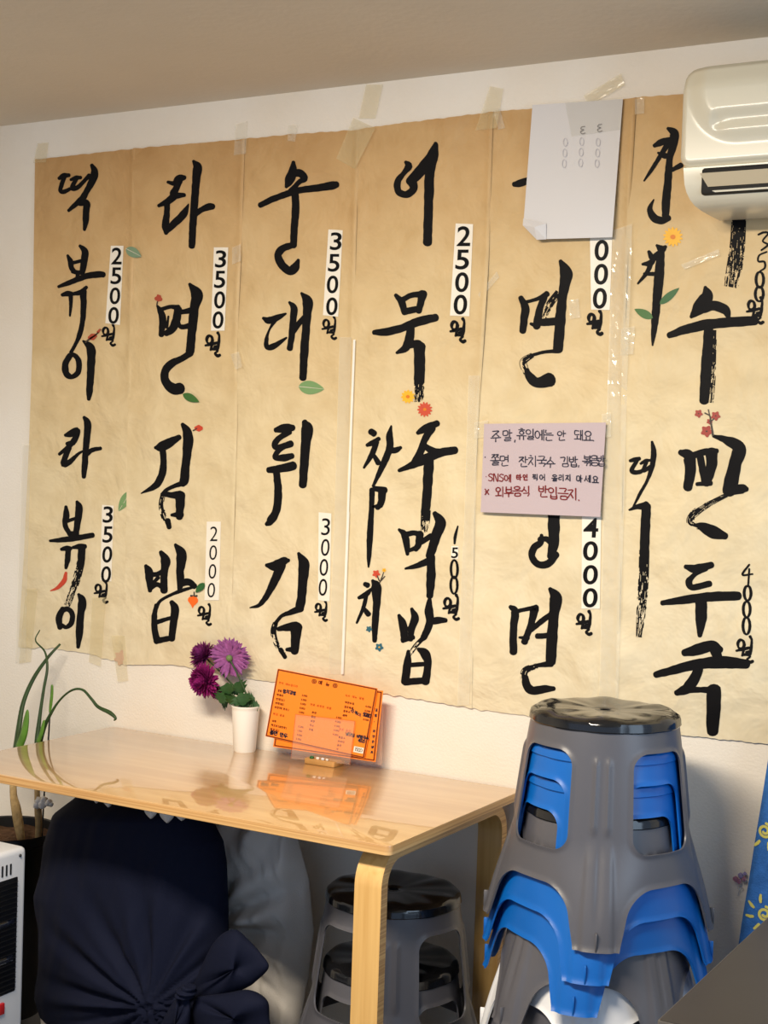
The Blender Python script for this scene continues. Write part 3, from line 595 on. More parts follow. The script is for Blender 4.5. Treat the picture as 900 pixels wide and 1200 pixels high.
deco_stroke(1, C4, [[(326,152,18),(338,152,28),(350,152,16)]], 'red', 'berry_sticker'); deco_stroke(1, C4, [[(314,162,6),(322,158,5),(330,152,5)]], 'stalk', 'twig_sticker')
deco_leaf(1, C4, (362,812), (324,852), 28, 'deep')
deco_stroke(1, C4, [[(302,882,26),(314,886,42),(324,884,28)],[(312,900,18),(311,917,4)]], 'orange', 'persimmon_sticker'); deco_stroke(1, C4, [[(304,866,8),(318,870,12),(330,866,8)],[(318,850,5),(318,868,6)]], 'stalk', 'persimmon_cap')
deco_leaf(2, C5, (280,1098), (394,1110), 60, 'moss')
deco_flower(3, B1, (233,1148), 27, 11, 'yellow', 'gold'); deco_flower(3, B2, (326,66), 30, 13, 'coral', 'gold', .22, .36)
deco_flower(3, B2, (136,708), 15, 5, 'coral', 'red', .3, .8); deco_flower(3, B2, (167,694), 8, 5, 'yellow', 'gold', .3, .8); deco_stroke(3, B2, [[(150,742,5),(160,718,4),(165,702,3)],[(148,735,5),(140,715,4)],[(155,735,4),(170,718,4)]], 'stalk', 'twig_sticker')
deco_flower(3, B2, (108,924), 12, 5, 'teal', 'teal', .3, .8); deco_flower(3, B2, (148,995), 16, 5, 'teal', 'yellow', .2, .8)
deco_flower(5, B5, (235,506), 40, 14, 'yellow', 'gold', .26, .34)
deco_leaf(5, B5, (182,776), (260,711), 30, 'deep'); deco_leaf(5, B5, (154,832), (80,796), 34, 'green')
deco_stroke(5, B6, [[(318,12,5),(335,22,5),(338,40,6),(342,62,6),(346,90,8)],[(338,42,4),(350,32,4)],[(335,22,4),(330,0,4)]], 'stalk', 'twig_sticker')
for c, r in (((296,14), 14), ((356,22), 16), ((334,42), 10), ((324,76), 20)): deco_flower(5, B6, c, r, 5, 'blossom', 'stalk', .16, .85)
deco_flower(0, (0, 0, 1), (143, 771), 9, 7, 'dry', 'dry', .4, .7)

# tape and film
def tape(i, quad, m='tape', name='tape', lift=.0022, crump=.0015, nx=6, ny=14):
    bm = bmesh.new(); rows = []; sd = random.random() * 40
    for b in range(ny + 1):
        row = []
        for a in range(nx + 1):
            u, v = a / nx, b / ny
            x = (quad[0][0] * (1 - u) + quad[1][0] * u) * (1 - v) + (quad[3][0] * (1 - u) + quad[2][0] * u) * v
            y = (quad[0][1] * (1 - u) + quad[1][1] * u) * (1 - v) + (quad[3][1] * (1 - u) + quad[2][1] * u) * v
            inside = poly(TOPL, x) < y < poly(BOTL, x)
            h = (paper_h(i, min(max(x, seam(i, y)), seam(i + 1, y)), y) if inside else .0015) + lift + crump * (noise.noise(Vector((x / 5 + sd, y / 7, 0))) + 1) * .5
            row.append(bm.verts.new(at_y(x, y, -h)))
        rows.append(row)
    for r0, r1 in zip(rows, rows[1:]):
        for a in range(nx): bm.faces.new((r0[a], r0[a + 1], r1[a + 1], r1[a]))
    obj(name, face_up(bm), M[m], banner[i], None)
tape(0, [(44,168),(57,167),(54,190),(39,191)]); tape(0, [(26,520),(36,520),(30,775),(18,777)], 'film'); tape(0, [(30,690),(44,690),(36,776),(22,778)])
tape(0, [(108,700),(124,700),(118,782),(104,776)], 'tape'); tape(0, [(130,745),(146,745),(150,798),(138,800)], 'tape')
tape(1, [(276,146),(290,142),(288,180),(274,182)], 'film'); tape(2, [(338,147),(349,146),(346,166),(337,165)], 'film', crump=.004)
tape(3, [(429,99),(449,99),(440,139),(420,139)]); tape(2, [(414,138),(440,150),(416,198),(394,186)], crump=.005); tape(3, [(574,101),(590,104),(582,150),(557,153)], crump=.004)
tape(4, [(578,130),(586,128),(592,150),(584,152)], 'film', crump=.003); tape(5, [(744,116),(755,114),(755,133),(744,134)], 'film', crump=.006)
tape(4, [(684,112),(728,86),(732,100),(690,124)], 'tape', crump=.007)
tape(2, [(398,395),(412,395),(406,600),(392,600)], 'film'); tape(2, [(392,600),(406,600),(399,790),(385,790)], 'film')
tape(3, [(414,398),(416.5,398),(409,600),(406.5,600)], 'fold', 'film_fold', .006, .001, 2, 40); tape(3, [(406.5,600),(409.5,600),(402.5,790),(399.5,790)], 'fold', 'film_fold', .006, .001, 2, 40)
tape(3, [(549,440),(562,440),(556,640),(543,640)], 'film', crump=.003, ny=30); tape(3, [(542,640),(556,640),(550,826),(536,826)], 'film', crump=.003, ny=30)
tape(4, [(718,270),(741,262),(735,450),(712,450)], 'film', crump=.006, ny=40, nx=10); tape(4, [(712,450),(735,450),(730,640),(706,640)], 'film', crump=.003, ny=40, nx=10); tape(4, [(706,640),(730,640),(724,830),(702,830)], 'film', crump=.003, ny=40, nx=10)
tape(4, [(560,345),(582,318),(585,325),(563,350)], 'film', crump=.003); tape(5, [(798,310),(842,292),(844,299),(802,316)], 'film', crump=.006); tape(5, [(728,385),(744,382),(742,415),(727,416)], 'film', crump=.007)
tape(4, [(665,352),(678,350),(680,372),(668,374)], 'film', crump=.006); tape(1, [(272,290),(282,286),(282,306),(272,310)], 'film', crump=.006); tape(1, [(270,415),(280,412),(284,430),(276,433)], 'film', crump=.006)
tape(4, [(705,485),(716,483),(716,512),(706,514)], 'film', lift=.004, crump=.006); tape(4, [(556,495),(572,492),(570,512),(556,514)], 'film', lift=.004, crump=.005)

# ------------------------------------------------------------------ white sheet and lilac note
def flat_sheet(quad, y, nx=10, ny=14, bulge=.004):
    bm = bmesh.new(); rows = []
    for b in range(ny + 1):
        row = []
        for a in range(nx + 1):
            u, v = a / nx, b / ny
            x = (quad[0][0] * (1 - u) + quad[1][0] * u) * (1 - v) + (quad[3][0] * (1 - u) + quad[2][0] * u) * v
            z = (quad[0][1] * (1 - u) + quad[1][1] * u) * (1 - v) + (quad[3][1] * (1 - u) + quad[2][1] * u) * v
            row.append(bm.verts.new(at_y(x, z, y - bulge * (v * v) * (.6 + .4 * sin(3 * u)))))
        rows.append(row)
    for r0, r1 in zip(rows, rows[1:]):
        for a in range(nx): bm.faces.new((r0[a], r0[a + 1], r1[a + 1], r1[a]))
    return bm
t = thing('paper_sheet', 'plain white sheet of paper taped over a banner near the ceiling', 'paper', tuple(at_y(672, 280, -.02)))
bm = flat_sheet([(624,123),(730,116),(717.5,278),(612,281)], -.016, 12, 16, .010)
bm.verts.ensure_lookup_table()
dead = [v for v in bm.verts if (v.co - at_y(612, 281, -.026)).length < .021]
bmesh.ops.delete(bm, geom=dead, context='VERTS')
bm2 = bmesh.new(); a_, b_, c_ = at_y(612.6, 264, -.027), at_y(629, 281, -.026), at_y(626, 266, -.036)
bm2.faces.new([bm2.verts.new(p) for p in (a_, b_, c_)]); bm2.faces.new([bm2.verts.new(p) for p in (at_y(613.2, 256, -.0255), a_, c_, at_y(640, 262, -.026))]); bm2.faces.new([bm2.verts.new(p) for p in (c_, b_, at_y(640, 280.5, -.0262), at_y(640, 262, -.0262))])
merge(bm, bm2)
obj('sheet', face_up(bm), M['sheet'], t)
bm = bmesh.new(); F = lambda x, y: at_y(x, y, -(.0168 + .010 * ((y - 120) / 160) ** 2 + .001))
f6 = lambda p: (600 + p[0] / 6, 100 + p[1] / 6)
for cx, cy in ((498, 315), (617, 300)):
    ribbon(bm, [f6(p) + (1.0,) for p in [(cx + 14, cy - 26), (cx - 8, cy - 22), (cx - 14, cy - 8), (cx + 6, cy - 2), (cx - 16, cy + 10), (cx - 6, cy + 26), (cx + 16, cy + 20)]], F)
obj('show_through_print', face_up(bm), mat('grey_print', srgb(120, 116, 120), .7), t)
bm = bmesh.new()
for cx, y0 in ((375, 400), (490, 395), (605, 400)):
    if len(bm.verts): obj('faint_print', face_up(bm), M['faint'], t); bm = bmesh.new()
    for k in range(3): ribbon(bm, [(lambda q: q + (.7,))(f6((cx - k * 4 + 14 * sin(a), y0 + k * 75 - 28 * cos(a)))) for a in [q * pi / 5 for q in range(11)]], F)
obj('faint_print', face_up(bm), M['faint'], t)
bm = flat_sheet([(662,120),(730,114),(727,152),(670,160)], -.0185, 6, 4, .0005)
obj('tape', face_up(bm), clear('sheet_tape', srgb(196, 192, 172), .16, .25), t)

t = thing('notice_note', 'lilac handwritten notice taped over a banner above the stools', 'note', tuple(at_y(635, 605, -.02)))
N0 = (550, 480, 5.294); fn_ = lambda x, y: (N0[0] + x / N0[2], N0[1] + y / N0[2])
obj('note_paper', face_up(flat_sheet([fn_(92,88), fn_(848,80), fn_(812,666), fn_(70,636)], -.018, 10, 10, .003)), M['lilac'], t)
F = lambda x, y: at_y(*fn_(x, y), -(.0188 + .0032 * ((y - 85) / 560) ** 2))
def hl(m='pen'):
    global bm
    obj('handwriting' if m == 'pen' else 'red_handwriting', face_up(bm), M[m], t, label=None if m == 'pen' else 'dark red handwriting'); bm = bmesh.new()
bm = bmesh.new()
write(bm, '주말,', 135, 128, 70, 72, -.02, 6.4, F); hl(); write(bm, '휴일에는', 295, 118, 66, 56, .06, 6.4, F); hl(); write(bm, '안', 545, 132, 62, 60, 0, 6.4, F); hl(); write(bm, '돼요.', 652, 128, 64, 58, .05, 6.4, F)
hl(); write(bm, '·', 92, 275, 40, 40, 0, 8, F); write(bm, '쫄면', 130, 280, 68, 58, 0, 6.4, F); hl(); write(bm, '잔치국수', 305, 286, 66, 57, .03, 6.4, F); hl(); write(bm, '김밥,', 565, 288, 64, 54, .02, 6.4, F); hl(); write(bm, '볶음밥', 700, 282, 66, 45, .03, 6.4, F)
hl(); write(bm, '찍어', 392, 398, 40, 42, .03, 6, F); hl(); write(bm, '올리지', 512, 402, 40, 42, .02, 6.5, F); hl(); write(bm, '마세요', 662, 402, 44, 50, .08, 6.5, F)
obj('handwriting', face_up(bm), M['pen'], t)
bm = bmesh.new()
write(bm, '·SNS에', 96, 394, 48, 42, .06, 6.4, F); hl('redpen'); write(bm, '타인', 292, 402, 36, 40, .02, 7.4, F); hl('redpen'); write(bm, 'X', 95, 490, 40, 40, 0, 6.5, F); hl('redpen'); write(bm, '외부음식', 162, 478, 62, 54, 0, 7.4, F); hl('redpen'); write(bm, '반입금지.', 425, 472, 72, 62, .08, 7.4, F)
obj('red_handwriting', face_up(bm), M['redpen'], t, label='dark red handwriting')

# ------------------------------------------------------------------ air conditioner
AX0, AX1 = 0.366, 1.20
t = thing('air_conditioner', 'cream wall mounted air conditioner under the ceiling at right', 'air conditioner', ((AX0 + AX1) / 2, -.1, 1.96))
PROF = [(-.016, 2.212), (-.12, 2.214), (-.150, 2.210), (-.168, 2.196), (-.172, 2.045), (-.186, 2.036)]
LOW = [(-.186, 2.036), (-.184, 2.005), (-.181, 1.990), (-.174, 1.976), (-.160, 1.966), (-.135, 1.960), (-.10, 1.958), (-.016, 1.960)]
bm = bmesh.new(); full = PROF + LOW[1:]; NXA = 60; rows = []
for k in range(NXA + 1):
    row = []
    for j, (y, z) in enumerate(full):
        tt = max(0, min(1, (2.036 - z) / .080)); low = .006 + .036 * (1 - sqrt(1 - tt ** 2 * .98)); u = k / NXA
        row.append(bm.verts.new((AX0 + low + (AX1 - AX0 - 2 * low) * u, y, z)))
    rows.append(row)
for r0, r1 in zip(rows, rows[1:]):
    for j in range(len(full) - 1): bm.faces.new((r0[j], r1[j], r1[j + 1], r0[j + 1]))
bm.faces.new(rows[0]); bm.faces.new(rows[-1][::-1])
for r0, r1 in zip(rows, rows[1:]): bm.faces.new((r0[0], r0[-1], r1[-1], r1[0]))
obj('casing', recalc(bm), M['ac'], t, 40)
# front panel: rounded outline, pillowed centre
def rbox(x, y, hx, hy, r):
    qx, qy = abs(x) - hx + r, abs(y) - hy + r
    return min(max(qx, qy), 0) + hypot(max(qx, 0), max(qy, 0)) - r
PX0, PX1, PZ0, PZ1 = AX0 - .002, AX1 + .002, 2.038, 2.232
bm = bmesh.new(); rows = []; nx, nz = 260, 70
for b in range(nz + 1):
    row = []
    for a in range(nx + 1):
        x = PX0 + (PX1 - PX0) * (a / nx); z = PZ0 + (PZ1 - PZ0) * b / nz
        cx, cz = (PX0 + PX1) / 2, (PZ0 + PZ1) / 2; hx, hz = (PX1 - PX0) / 2, (PZ1 - PZ0) / 2
        # pull the border in to a rounded outline
        dx, dz = x - cx, z - cz; r = .022
        ex, ez = abs(dx) - (hx - r), abs(dz) - (hz - r)
        if ex > 0 and ez > 0:
            l = max(ex, ez) / hypot(ex, ez); dx = math.copysign(hx - r + ex * l, dx); dz = math.copysign(hz - r + ez * l, dz)
        edge = -rbox(dx, dz, hx, hz, r)
        d = -rbox(dx, dz - .070, hx - .008, hz + .034, .110)
        d2 = -rbox(dx, dz + .014, hx - .062, .017, .016)
        y = -.190 - .013 * sstep(0, .045, d) + .010 * (1 - sstep(0, .010, edge)) + .008 * sstep(-.006, .016, d2)
        y += .020 * sstep(.045, .1, dz)
        row.append(bm.verts.new((cx + dx, y, cz + dz)))
    rows.append(row)
for r0, r1 in zip(rows, rows[1:]):
    for a in range(nx): bm.faces.new((r0[a], r0[a + 1], r1[a + 1], r1[a]))
be = [e for e in bm.edges if e.is_boundary]
ex = bmesh.ops.extrude_edge_only(bm, edges=be)
for v in ex['geom']:
    if isinstance(v, bmesh.types.BMVert): v.co.y = max(v.co.y, -.160)
obj('front_panel', recalc(bm), M['ac'], t, 60)
obj('outlet_slot', box(AX0 + .042, AX1 - .045, -.1875, -.15, 1.982, 2.035, .006), M['ac_dark'], t, 30, 'dark air outlet slot')
def vane(pts, x0, x1, ins):
    bm = bmesh.new(); a = [bm.verts.new((x0 + i, y, z)) for (y, z), i in zip(pts, ins)]; b = [bm.verts.new((x1 - i, y, z)) for (y, z), i in zip(pts, ins)]
    for k in range(4): bm.faces.new((a[k], a[(k + 1) % 4], b[(k + 1) % 4], b[k]))
    bm.faces.new(a[::-1]); bm.faces.new(b); return recalc(bm)
obj('louver', vane([(-.2000, 2.021), (-.196, 2.022), (-.1865, 1.997), (-.1900, 1.996)], AX0 + .044, AX1 - .047, [0, 0, .014, .014]), M['louver'], t)
obj('louver', vane([(-.1900, 1.9885), (-.182, 1.9885), (-.182, 1.9855), (-.1895, 1.9850)], AX0 + .066, AX1 - .07, [0, 0, .006, .006]), M['ac'], t)
# ------------------------------------------------------------------ dining table
TW, TD, TZ = 1.177, 0.60, 0.73
t = thing('dining_table', 'light birch plywood table with glossy top and bent legs against wall', 'table', (-TW / 2, -.3, 0))
def slab(x0, x1, y0, y1, z0, z1, r, bev):
    bm = bmesh.new(); out = []
    for cx, cy, a0 in ((x1 - r, y1 - r, 0), (x0 + r, y1 - r, 90), (x0 + r, y0 + r, 180), (x1 - r, y0 + r, 270)):
        for k in range(7): a = radians(a0 + 15 * k); out.append((cx + r * cos(a), cy + r * sin(a)))
    rings = []
    for z, ins in ((z0, bev), (z0 + bev, 0), (z1 - bev, 0), (z1 - bev * .3, bev * .3), (z1, bev)):
        mx, my = (x0 + x1) / 2, (y0 + y1) / 2
        rings.append([bm.verts.new((x - math.copysign(ins, x - mx), y - math.copysign(ins, y - my), z)) for x, y in out])
    for a, b in zip(rings, rings[1:]):
        for k in range(len(out)): bm.faces.new((a[k], a[(k + 1) % len(out)], b[(k + 1) % len(out)], b[k]))
    bm.faces.new(rings[0][::-1]); bm.faces.new(rings[-1]); return recalc(bm)
obj('tabletop', slab(-TW, 0, -TD, -.006, TZ - .019, TZ - .002, .014, .001), M['ply_edge'], t, 40)
obj('top_veneer', slab(-TW + .0005, -.0005, -TD + .0005, -.0065, TZ - .003, TZ, .014, .0012), M['birch'], t, 40, 'glossy birch top surface')
def leg_frame(xa, xb):
    th = .024; R = .072; ya, yb = -.582, -.028; zt = TZ - .019
    path = []  # outer line
    path.append((ya, 0)); path.append((ya, zt - R))
    for k in range(1, 10): a = pi - pi / 2 * k / 9; path.append((ya + R + R * cos(a), zt - R + R * sin(a)))
    for k in range(0, 10): a = pi / 2 - pi / 2 * k / 9; path.append((yb - R + R * cos(a), zt - R + R * sin(a)))
    path.append((yb, 0))
    inner = []; r = R - th
    inner.append((ya + th, 0)); inner.append((ya + th, zt - R))
    for k in range(1, 10): a = pi - pi / 2 * k / 9; inner.append((ya + R + r * cos(a), zt - R + r * sin(a)))
    for k in range(0, 10): a = pi / 2 - pi / 2 * k / 9; inner.append((yb - R + r * cos(a), zt - R + r * sin(a)))
    inner.append((yb - th, 0))
    half = len(path) // 2
    def seg(i0, i1):
        bm = bmesh.new(); P = []
        for (a, b), (c, d) in zip(path[i0:i1], inner[i0:i1]):
            P.append([bm.verts.new((xa, a, b)), bm.verts.new((xb, a, b)), bm.verts.new((xb, c, d)), bm.verts.new((xa, c, d))])
        for p, q in zip(P, P[1:]):
            for k in range(4):
                f = bm.faces.new((p[k], p[(k + 1) % 4], q[(k + 1) % 4], q[k])); f.material_index = 0 if k in (0, 2) else 1
        bm.faces.new(P[0]); bm.faces.new(P[-1]); return recalc(bm)
    obj('leg', seg(0, half), [M['birch_leg'], M['ply_edge']], t, 30); obj('leg', seg(half, len(path)), [M['birch_leg'], M['ply_edge']], t, 30)
    obj('leg_rail', seg(half - 1, half + 1), [M['birch_leg'], M['ply_edge']], t, 30)
leg_frame(-.085, -.026); leg_frame(-TW + .026, -TW + .085)

# ------------------------------------------------------------------ cup with chrysanthemums
cb = at_z(286.5, 880, TZ)
t = thing('cup', 'white tapered cup holding purple flowers on the birch table', 'cup', (cb.x, cb.y, TZ))
prof = [(0, 0.001), (.0255, 0), (.027, .003), (.0335, .1), (.0338, .106), (.0352, .108), (.0352, .111), (.0335, .112), (.0322, .108), (.026, .008), (0, .008)]
obj('cup_body', lathe(prof, (cb.x, cb.y, TZ), 48), M['cup'], t, 50)
def petal(bm, o, d, up, ln, wd, curl):
    """one strap petal from o along d, curling towards up"""
    s = d.cross(up).normalized(); pr = None
    for k in range(6):
        u = k / 5; w_ = wd * (sin(pi * min(1, .12 + u * .8)) ** .7) * (1 if k < 5 else .35)
        c = o + d * ln * u * (1 - .15 * curl * u) + up * curl * ln * u * u * .5
        cur = (bm.verts.new(c - s * w_ / 2 + up * w_ * .25), bm.verts.new(c), bm.verts.new(c + s * w_ / 2 + up * w_ * .25))
        if pr: bm.faces.new((pr[0], pr[1], cur[1], cur[0])); bm.faces.new((pr[1], pr[2], cur[2], cur[1]))
        pr = cur
def bloom(c, axis, R, n, ball=True):
    bm = bmesh.new(); axis = axis.normalized(); a = axis.orthogonal().normalized(); b = axis.cross(a)
    for k in range(n):
        u = (k + .5) / n
        th = (radians(12) + radians(105) * u) if ball else radians(78 + 26 * random.random())
        ph = k * 2.39996 + random.uniform(-.1, .1)
        d = axis * cos(th) + (a * cos(ph) + b * sin(ph)) * sin(th)
        tang = (axis - d * axis.dot(d)); tang = tang.normalized() if tang.length > .01 else a
        petal(bm, c + d * R * .12, d, tang, R * random.uniform(.82, 1.05) * (.85 + .2 * u if ball else 1), R * (.26 if ball else .2), (.45 if ball else -.05) + random.uniform(-.12, .12))
    return bm
def flower(label, bpx, y, axis, R, n, m, ball, base, leaves=(), calyx=False):
    c = at_y(bpx[0], bpx[1], y); f = thing('chrysanthemum', label, 'flower', (cb.x + base[0], cb.y + base[1], TZ + .01), 'chrysanthemums in the cup')
    obj('bloom', bloom(c, Vector(axis), R, n, ball), m, f, 180)
    p0 = Vector((cb.x + base[0], cb.y + base[1], TZ + .010)); p1 = Vector((cb.x + base[0] * 1.6 , cb.y + base[1] * 1.6, TZ + .115)); p3 = c - Vector(axis).normalized() * R * .1
    p2 = (p1 + p3) / 2 + Vector((.004, .0, .004))
    pts = [Vector(q) for q in crom([tuple(p0), tuple(p1), tuple(p2), tuple(p3)], 6)]
    obj('stem', tube(pts, [.0022] * len(pts), 8), M['stem'], f, 180)
    if calyx:
        ax = -Vector(axis).normalized(); bm = bmesh.new()
        bmesh.ops.create_uvsphere(bm, u_segments=12, v_segments=8, radius=R * .19)
        for v in bm.verts: v.co = v.co * .95 + c + ax * R * .1
        obj('calyx', bm, M['calyx'], f, 180)
    for (px, py, ax_, ay_, ln) in leaves:
        p = at_y(px, py, y + random.uniform(-.012, .012)); d = Vector((ax_, random.uniform(-.4, .1), ay_)).normalized(); nrm = Vector((random.uniform(-.3, .3), -1, random.uniform(-.1, .5))).normalized()
        s = d.cross(nrm).normalized(); bm = bmesh.new(); rows = []; ln *= 1.2
        for k in range(9):
            u = k / 8; w_ = ln * .85 * sin(pi * (u * .93 + .03)) * (1 + .28 * (-1) ** k); z_ = -nrm * ln * .25 * u * u
            rows.append((bm.verts.new(p + d * ln * u - s * w_ + z_ + nrm * w_ * .2), bm.verts.new(p + d * ln * u + z_), bm.verts.new(p + d * ln * u + s * w_ + z_ + nrm * w_ * .2)))
        for q, r in zip(rows, rows[1:]): bm.faces.new((q[0], q[1], r[1], r[0])); bm.faces.new((q[1], q[2], r[2], r[1]))
        obj('leaf', bm, M['leaf'], f, 180)
YF = cb.y
flower('round magenta chrysanthemum lowest and nearest on the left of the cup', (240.5, 797), YF - .028, (-.25, -1, -.1), .041, 260, M['magenta'], True, (-.008, -.006), [(262, 812, -.3, -.8, .022), (266, 800, .3, -1, .024)])
flower('pale purple chrysanthemum turned away showing its green calyx', (269.5, 770.5), YF - .004, (-.25, .9, .25), .046, 110, M['purple'], False, (.004, 0), [(276, 800, .5, -.6, .024), (282, 812, .4, -.8, .028), (272, 812, -.2, -.9, .026), (283, 820, .7, -.4, .02)], True)
flower('dark plum chrysanthemum at upper left behind the others', (239, 769), YF + .010, (-.5, -.6, .7), .037, 180, M['plum'], True, (-.006, .008), [(268, 822, -.6, -.2, .018)])
flower('small drooping magenta chrysanthemum below the other blooms', (256.5, 808), YF + .012, (-.1, -.3, -1), .028, 90, M['magenta'], True, (.008, .008), [(290, 822, .5, .3, .018), (296, 828, .8, .2, .014)])

# ------------------------------------------------------------------ orange menu cards in a clear stand
YC = -.062
def on_card(y): return lambda x, y_: at_y(x, y_, y)
sb = at_z(375, 897, TZ)
t = thing('menu_stand', 'small clear acrylic card stand with a wooden foot on table', 'menu stand', (sb.x, sb.y, TZ))
bl = at_y(357, 897, YC - .012); br = at_y(392, 901, YC - .012)
obj('foot', box(bl.x, br.x, YC - .014, YC + .032, TZ, TZ + .013, .0015), M['wood_block'], t, 30)
q = [at_y(*p, YC - .006) for p in ((346.5, 837), (416, 845), (410, 896), (341, 889))]
def plate(q, th):
    bm = bmesh.new(); a = [bm.verts.new(p) for p in q]; b = [bm.verts.new(p + Vector((0, th, 0))) for p in q]
    bm.faces.new(a); bm.faces.new(b[::-1])
    for k in range(4): bm.faces.new((a[k], b[k], b[(k + 1) % 4], a[(k + 1) % 4]))
    return recalc(bm)
for k in (2, 3): q[k].z = max(q[k].z, TZ + .002)
obj('clear_plate', plate(q, .002), M['acrylic'], t)
for a_, b_ in ((3, 0), (0, 1), (1, 2)): obj('plate_edge', tube([q[a_] + Vector((0, -.0004, 0)), q[b_] + Vector((0, -.0004, 0))], [.0005] * 2, 6), M['plate_edge'], t)
q2 = [at_y(*p, YC + .016) for p in ((449, 826), (447, 897), (345, 880), (350, 830))]
for p in q2: p.z = max(p.z, TZ + .001)
obj('clear_plate', plate(q2, .002), M['acrylic'], t)
for k, (c, x, r) in enumerate(((PIG['deep'], 367, .006), (PIG['pale'], 374, .005), (M['sheet'], 380, .005), (PIG['pale'], 385, .004))):
    p = at_y(x, 892, YC - .004); bm = bmesh.new(); bmesh.ops.create_icosphere(bm, subdivisions=2, radius=r)
    for v in bm.verts: v.co = Vector((v.co.x, v.co.y * .7, v.co.z * .7)) * (1 + .15 * noise.noise(v.co * 300)) + Vector((p.x, YC - .0105, TZ + .0155))
    obj('pebble', bm, c, t, 180)
def card(label, quad, y, border):
    A = [at_y(*p, y) for p in quad]; t = thing('menu_card', label, 'menu card', tuple((A[2] + A[3]) / 2), 'orange menu cards')
    obj('card', plate(A, .0008), M['orange'], t)
    def F(u, v): # 0..100 across, 0..70 down
        u /= 100; v /= 70
        p = (A[0] * (1 - u) + A[1] * u) * (1 - v) + (A[3] * (1 - u) + A[2] * u) * v
        return p + Vector((0, -.0006, 0))
    bm = bmesh.new(); b = border
    for s in ([(b, b), (100 - b, b)], [(100 - b, b), (100 - b, 70 - b)], [(100 - b, 70 - b), (b, 70 - b)], [(b, 70 - b), (b, b)]):
        ribbon(bm, [(s[0][0], s[0][1], 1.15), ((s[0][0] + s[1][0]) / 2, (s[0][1] + s[1][1]) / 2, 1.15), (s[1][0], s[1][1], 1.15)], F, 0)
    obj('border', face_up(bm), M['orange_line'], t)
    return t, F
c2, F2 = card('orange menu card tucked behind the other one, sticking out at right', [(331, 800), (449, 809.5), (440, 893), (320, 875)], YC + .004, 1.6)
bm = bmesh.new()
for k, s in enumerate(['김', '밥', ',', ' ', '라', '면', '은', '셀', '프']):
    if s != ' ': write(bm, s, 94.6, 18 + k * 5.2, 2.6, 3, 0, .55, F2)
obj('handwriting', face_up(bm), M['pen'], c2)
c1, F1 = card('orange menu card in front, with a small white price patch', [(325.5, 783.5), (442.5, 806.8), (427, 889), (311, 862.8)], YC, 1.0)
bm = bmesh.new()
F = F1
write(bm, '메', 43, 3.6, 3.6, 4, 0, .8, F); write(bm, '뉴', 50.5, 3.6, 3.6, 4, 0, .8, F)
for cx in (38.5, 59.5):
    for r in (.8, 2.0): ribbon(bm, [(cx + r * sin(a), 5.4 - r * cos(a), .7) for a in [q_ * pi / 6 for q_ in range(13)]], F, 0)
def rows_(x, y, items, px, dy, price=None):
    global bm
    if len(bm.verts): obj('printed_items', face_up(bm), M['orange_line'], c1); bm = bmesh.new()
    for k, s in enumerate(items):
        write(bm, s, x, y + k * dy, 2.1, 2.35, 0, .42, F)
        if price: write(bm, price[k % len(price)], px, y + k * dy, 1.6, 1.5, 0, .4, F)
rows_(4, 20.5, ['김밥', '떡볶이', '순대(소)', '순대(대)', '라면(떡,만두)'], 29, 4.3, ['3.000', '3.500', '3.500', '5.000'])
rows_(4, 52, ['어묵', '떡꼬치(매운맛)', '튀김(소)', '만두'], 31, 4.2, ['2.500', '1.500', '3.000', '3.500'])
rows_(42, 35, ['라면', '쫄면', '냉면', '국수', '우동'], 66, 4.3, ['3.500', '4.000', '4.500', '4.000', '4.000'])
rows_(72, 18.5, ['떡만두국', '김치볶음', '돈까스', '제육'], 92, 4.3, ['4.000', '5.000'])
rows_(72, 53.5, ['음료수', '사이다', '콜라'], 92, 4.0, None)
rows_(72, 65.5, ['식혜'], 92, 4.0, None)
obj('printed_items', face_up(bm), M['orange_line'], c1)
bm = bmesh.new()
write(bm, '분식 메뉴입니다', 4, 12.5, 2.2, 2.6, 0, .36, F); write(bm, '튀김 종류', 4, 44.5, 2.2, 2.6, 0, .36, F); write(bm, '면류 따뜻한 국물', 39, 27.5, 2.2, 2.6, 0, .36, F); write(bm, '식사 메뉴 덮밥', 71, 11.5, 2.2, 2.6, 0, .36, F); write(bm, '음료 종류', 71, 45.5, 2.2, 2.6, 0, .36, F)
obj('printed_headings', face_up(bm), M['orange_head'], c1, label='faint red brown headings')
bm = bmesh.new()
bm = bmesh.new(); write(bm, '참치김밥', 9.5, 19.2, 3.6, 3.4, 0, .8, F); obj('handwriting', face_up(bm), M['pen'], c1)
bm = bmesh.new(); write(bm, '쫄면 만두', 4, 66.3 - 3.5, 4.2, 4.0, 0, 1.0, F); obj('handwriting', face_up(bm), M['pen'], c1)
bm = bmesh.new(); write(bm, '라볶이', 79, 24, 3.8, 3.6, .3, .6, F); obj('handwriting', face_up(bm), M['pen'], c1)
bm = bmesh.new(); write(bm, '5000', 91, 25.5, 3.6, 2.2, .05, 1.0, F); obj('handwriting', face_up(bm), M['pen'], c1)
bm = bmesh.new(); write(bm, '냉모밀 비빔국수', 78, 48, 3.4, 3.0, 0, .75, F); obj('handwriting', face_up(bm), M['pen'], c1)
bm = bmesh.new(); write(bm, '4500', 93.0 - 2, 52, 3.0, 1.9, 0, .8, F); obj('handwriting', face_up(bm), M['pen'], c1)
bm = bmesh.new(); bm.faces.new([bm.verts.new(F1(*p) + Vector((0, -.0004, 0))) for p in ((88.5, 60), (98, 59.8), (98, 65.5), (88.5, 65.8))])
pp = obj('price_patch', face_up(bm), M['slip'], c1, label='white price patch')
bm = bmesh.new(); write(bm, '1500', 89.8, 61, 3.2, 2.3, 0, .5, lambda u, v: F1(u, v) + Vector((0, -.0007, 0))); obj('price_writing', face_up(bm), M['pen'], pp)

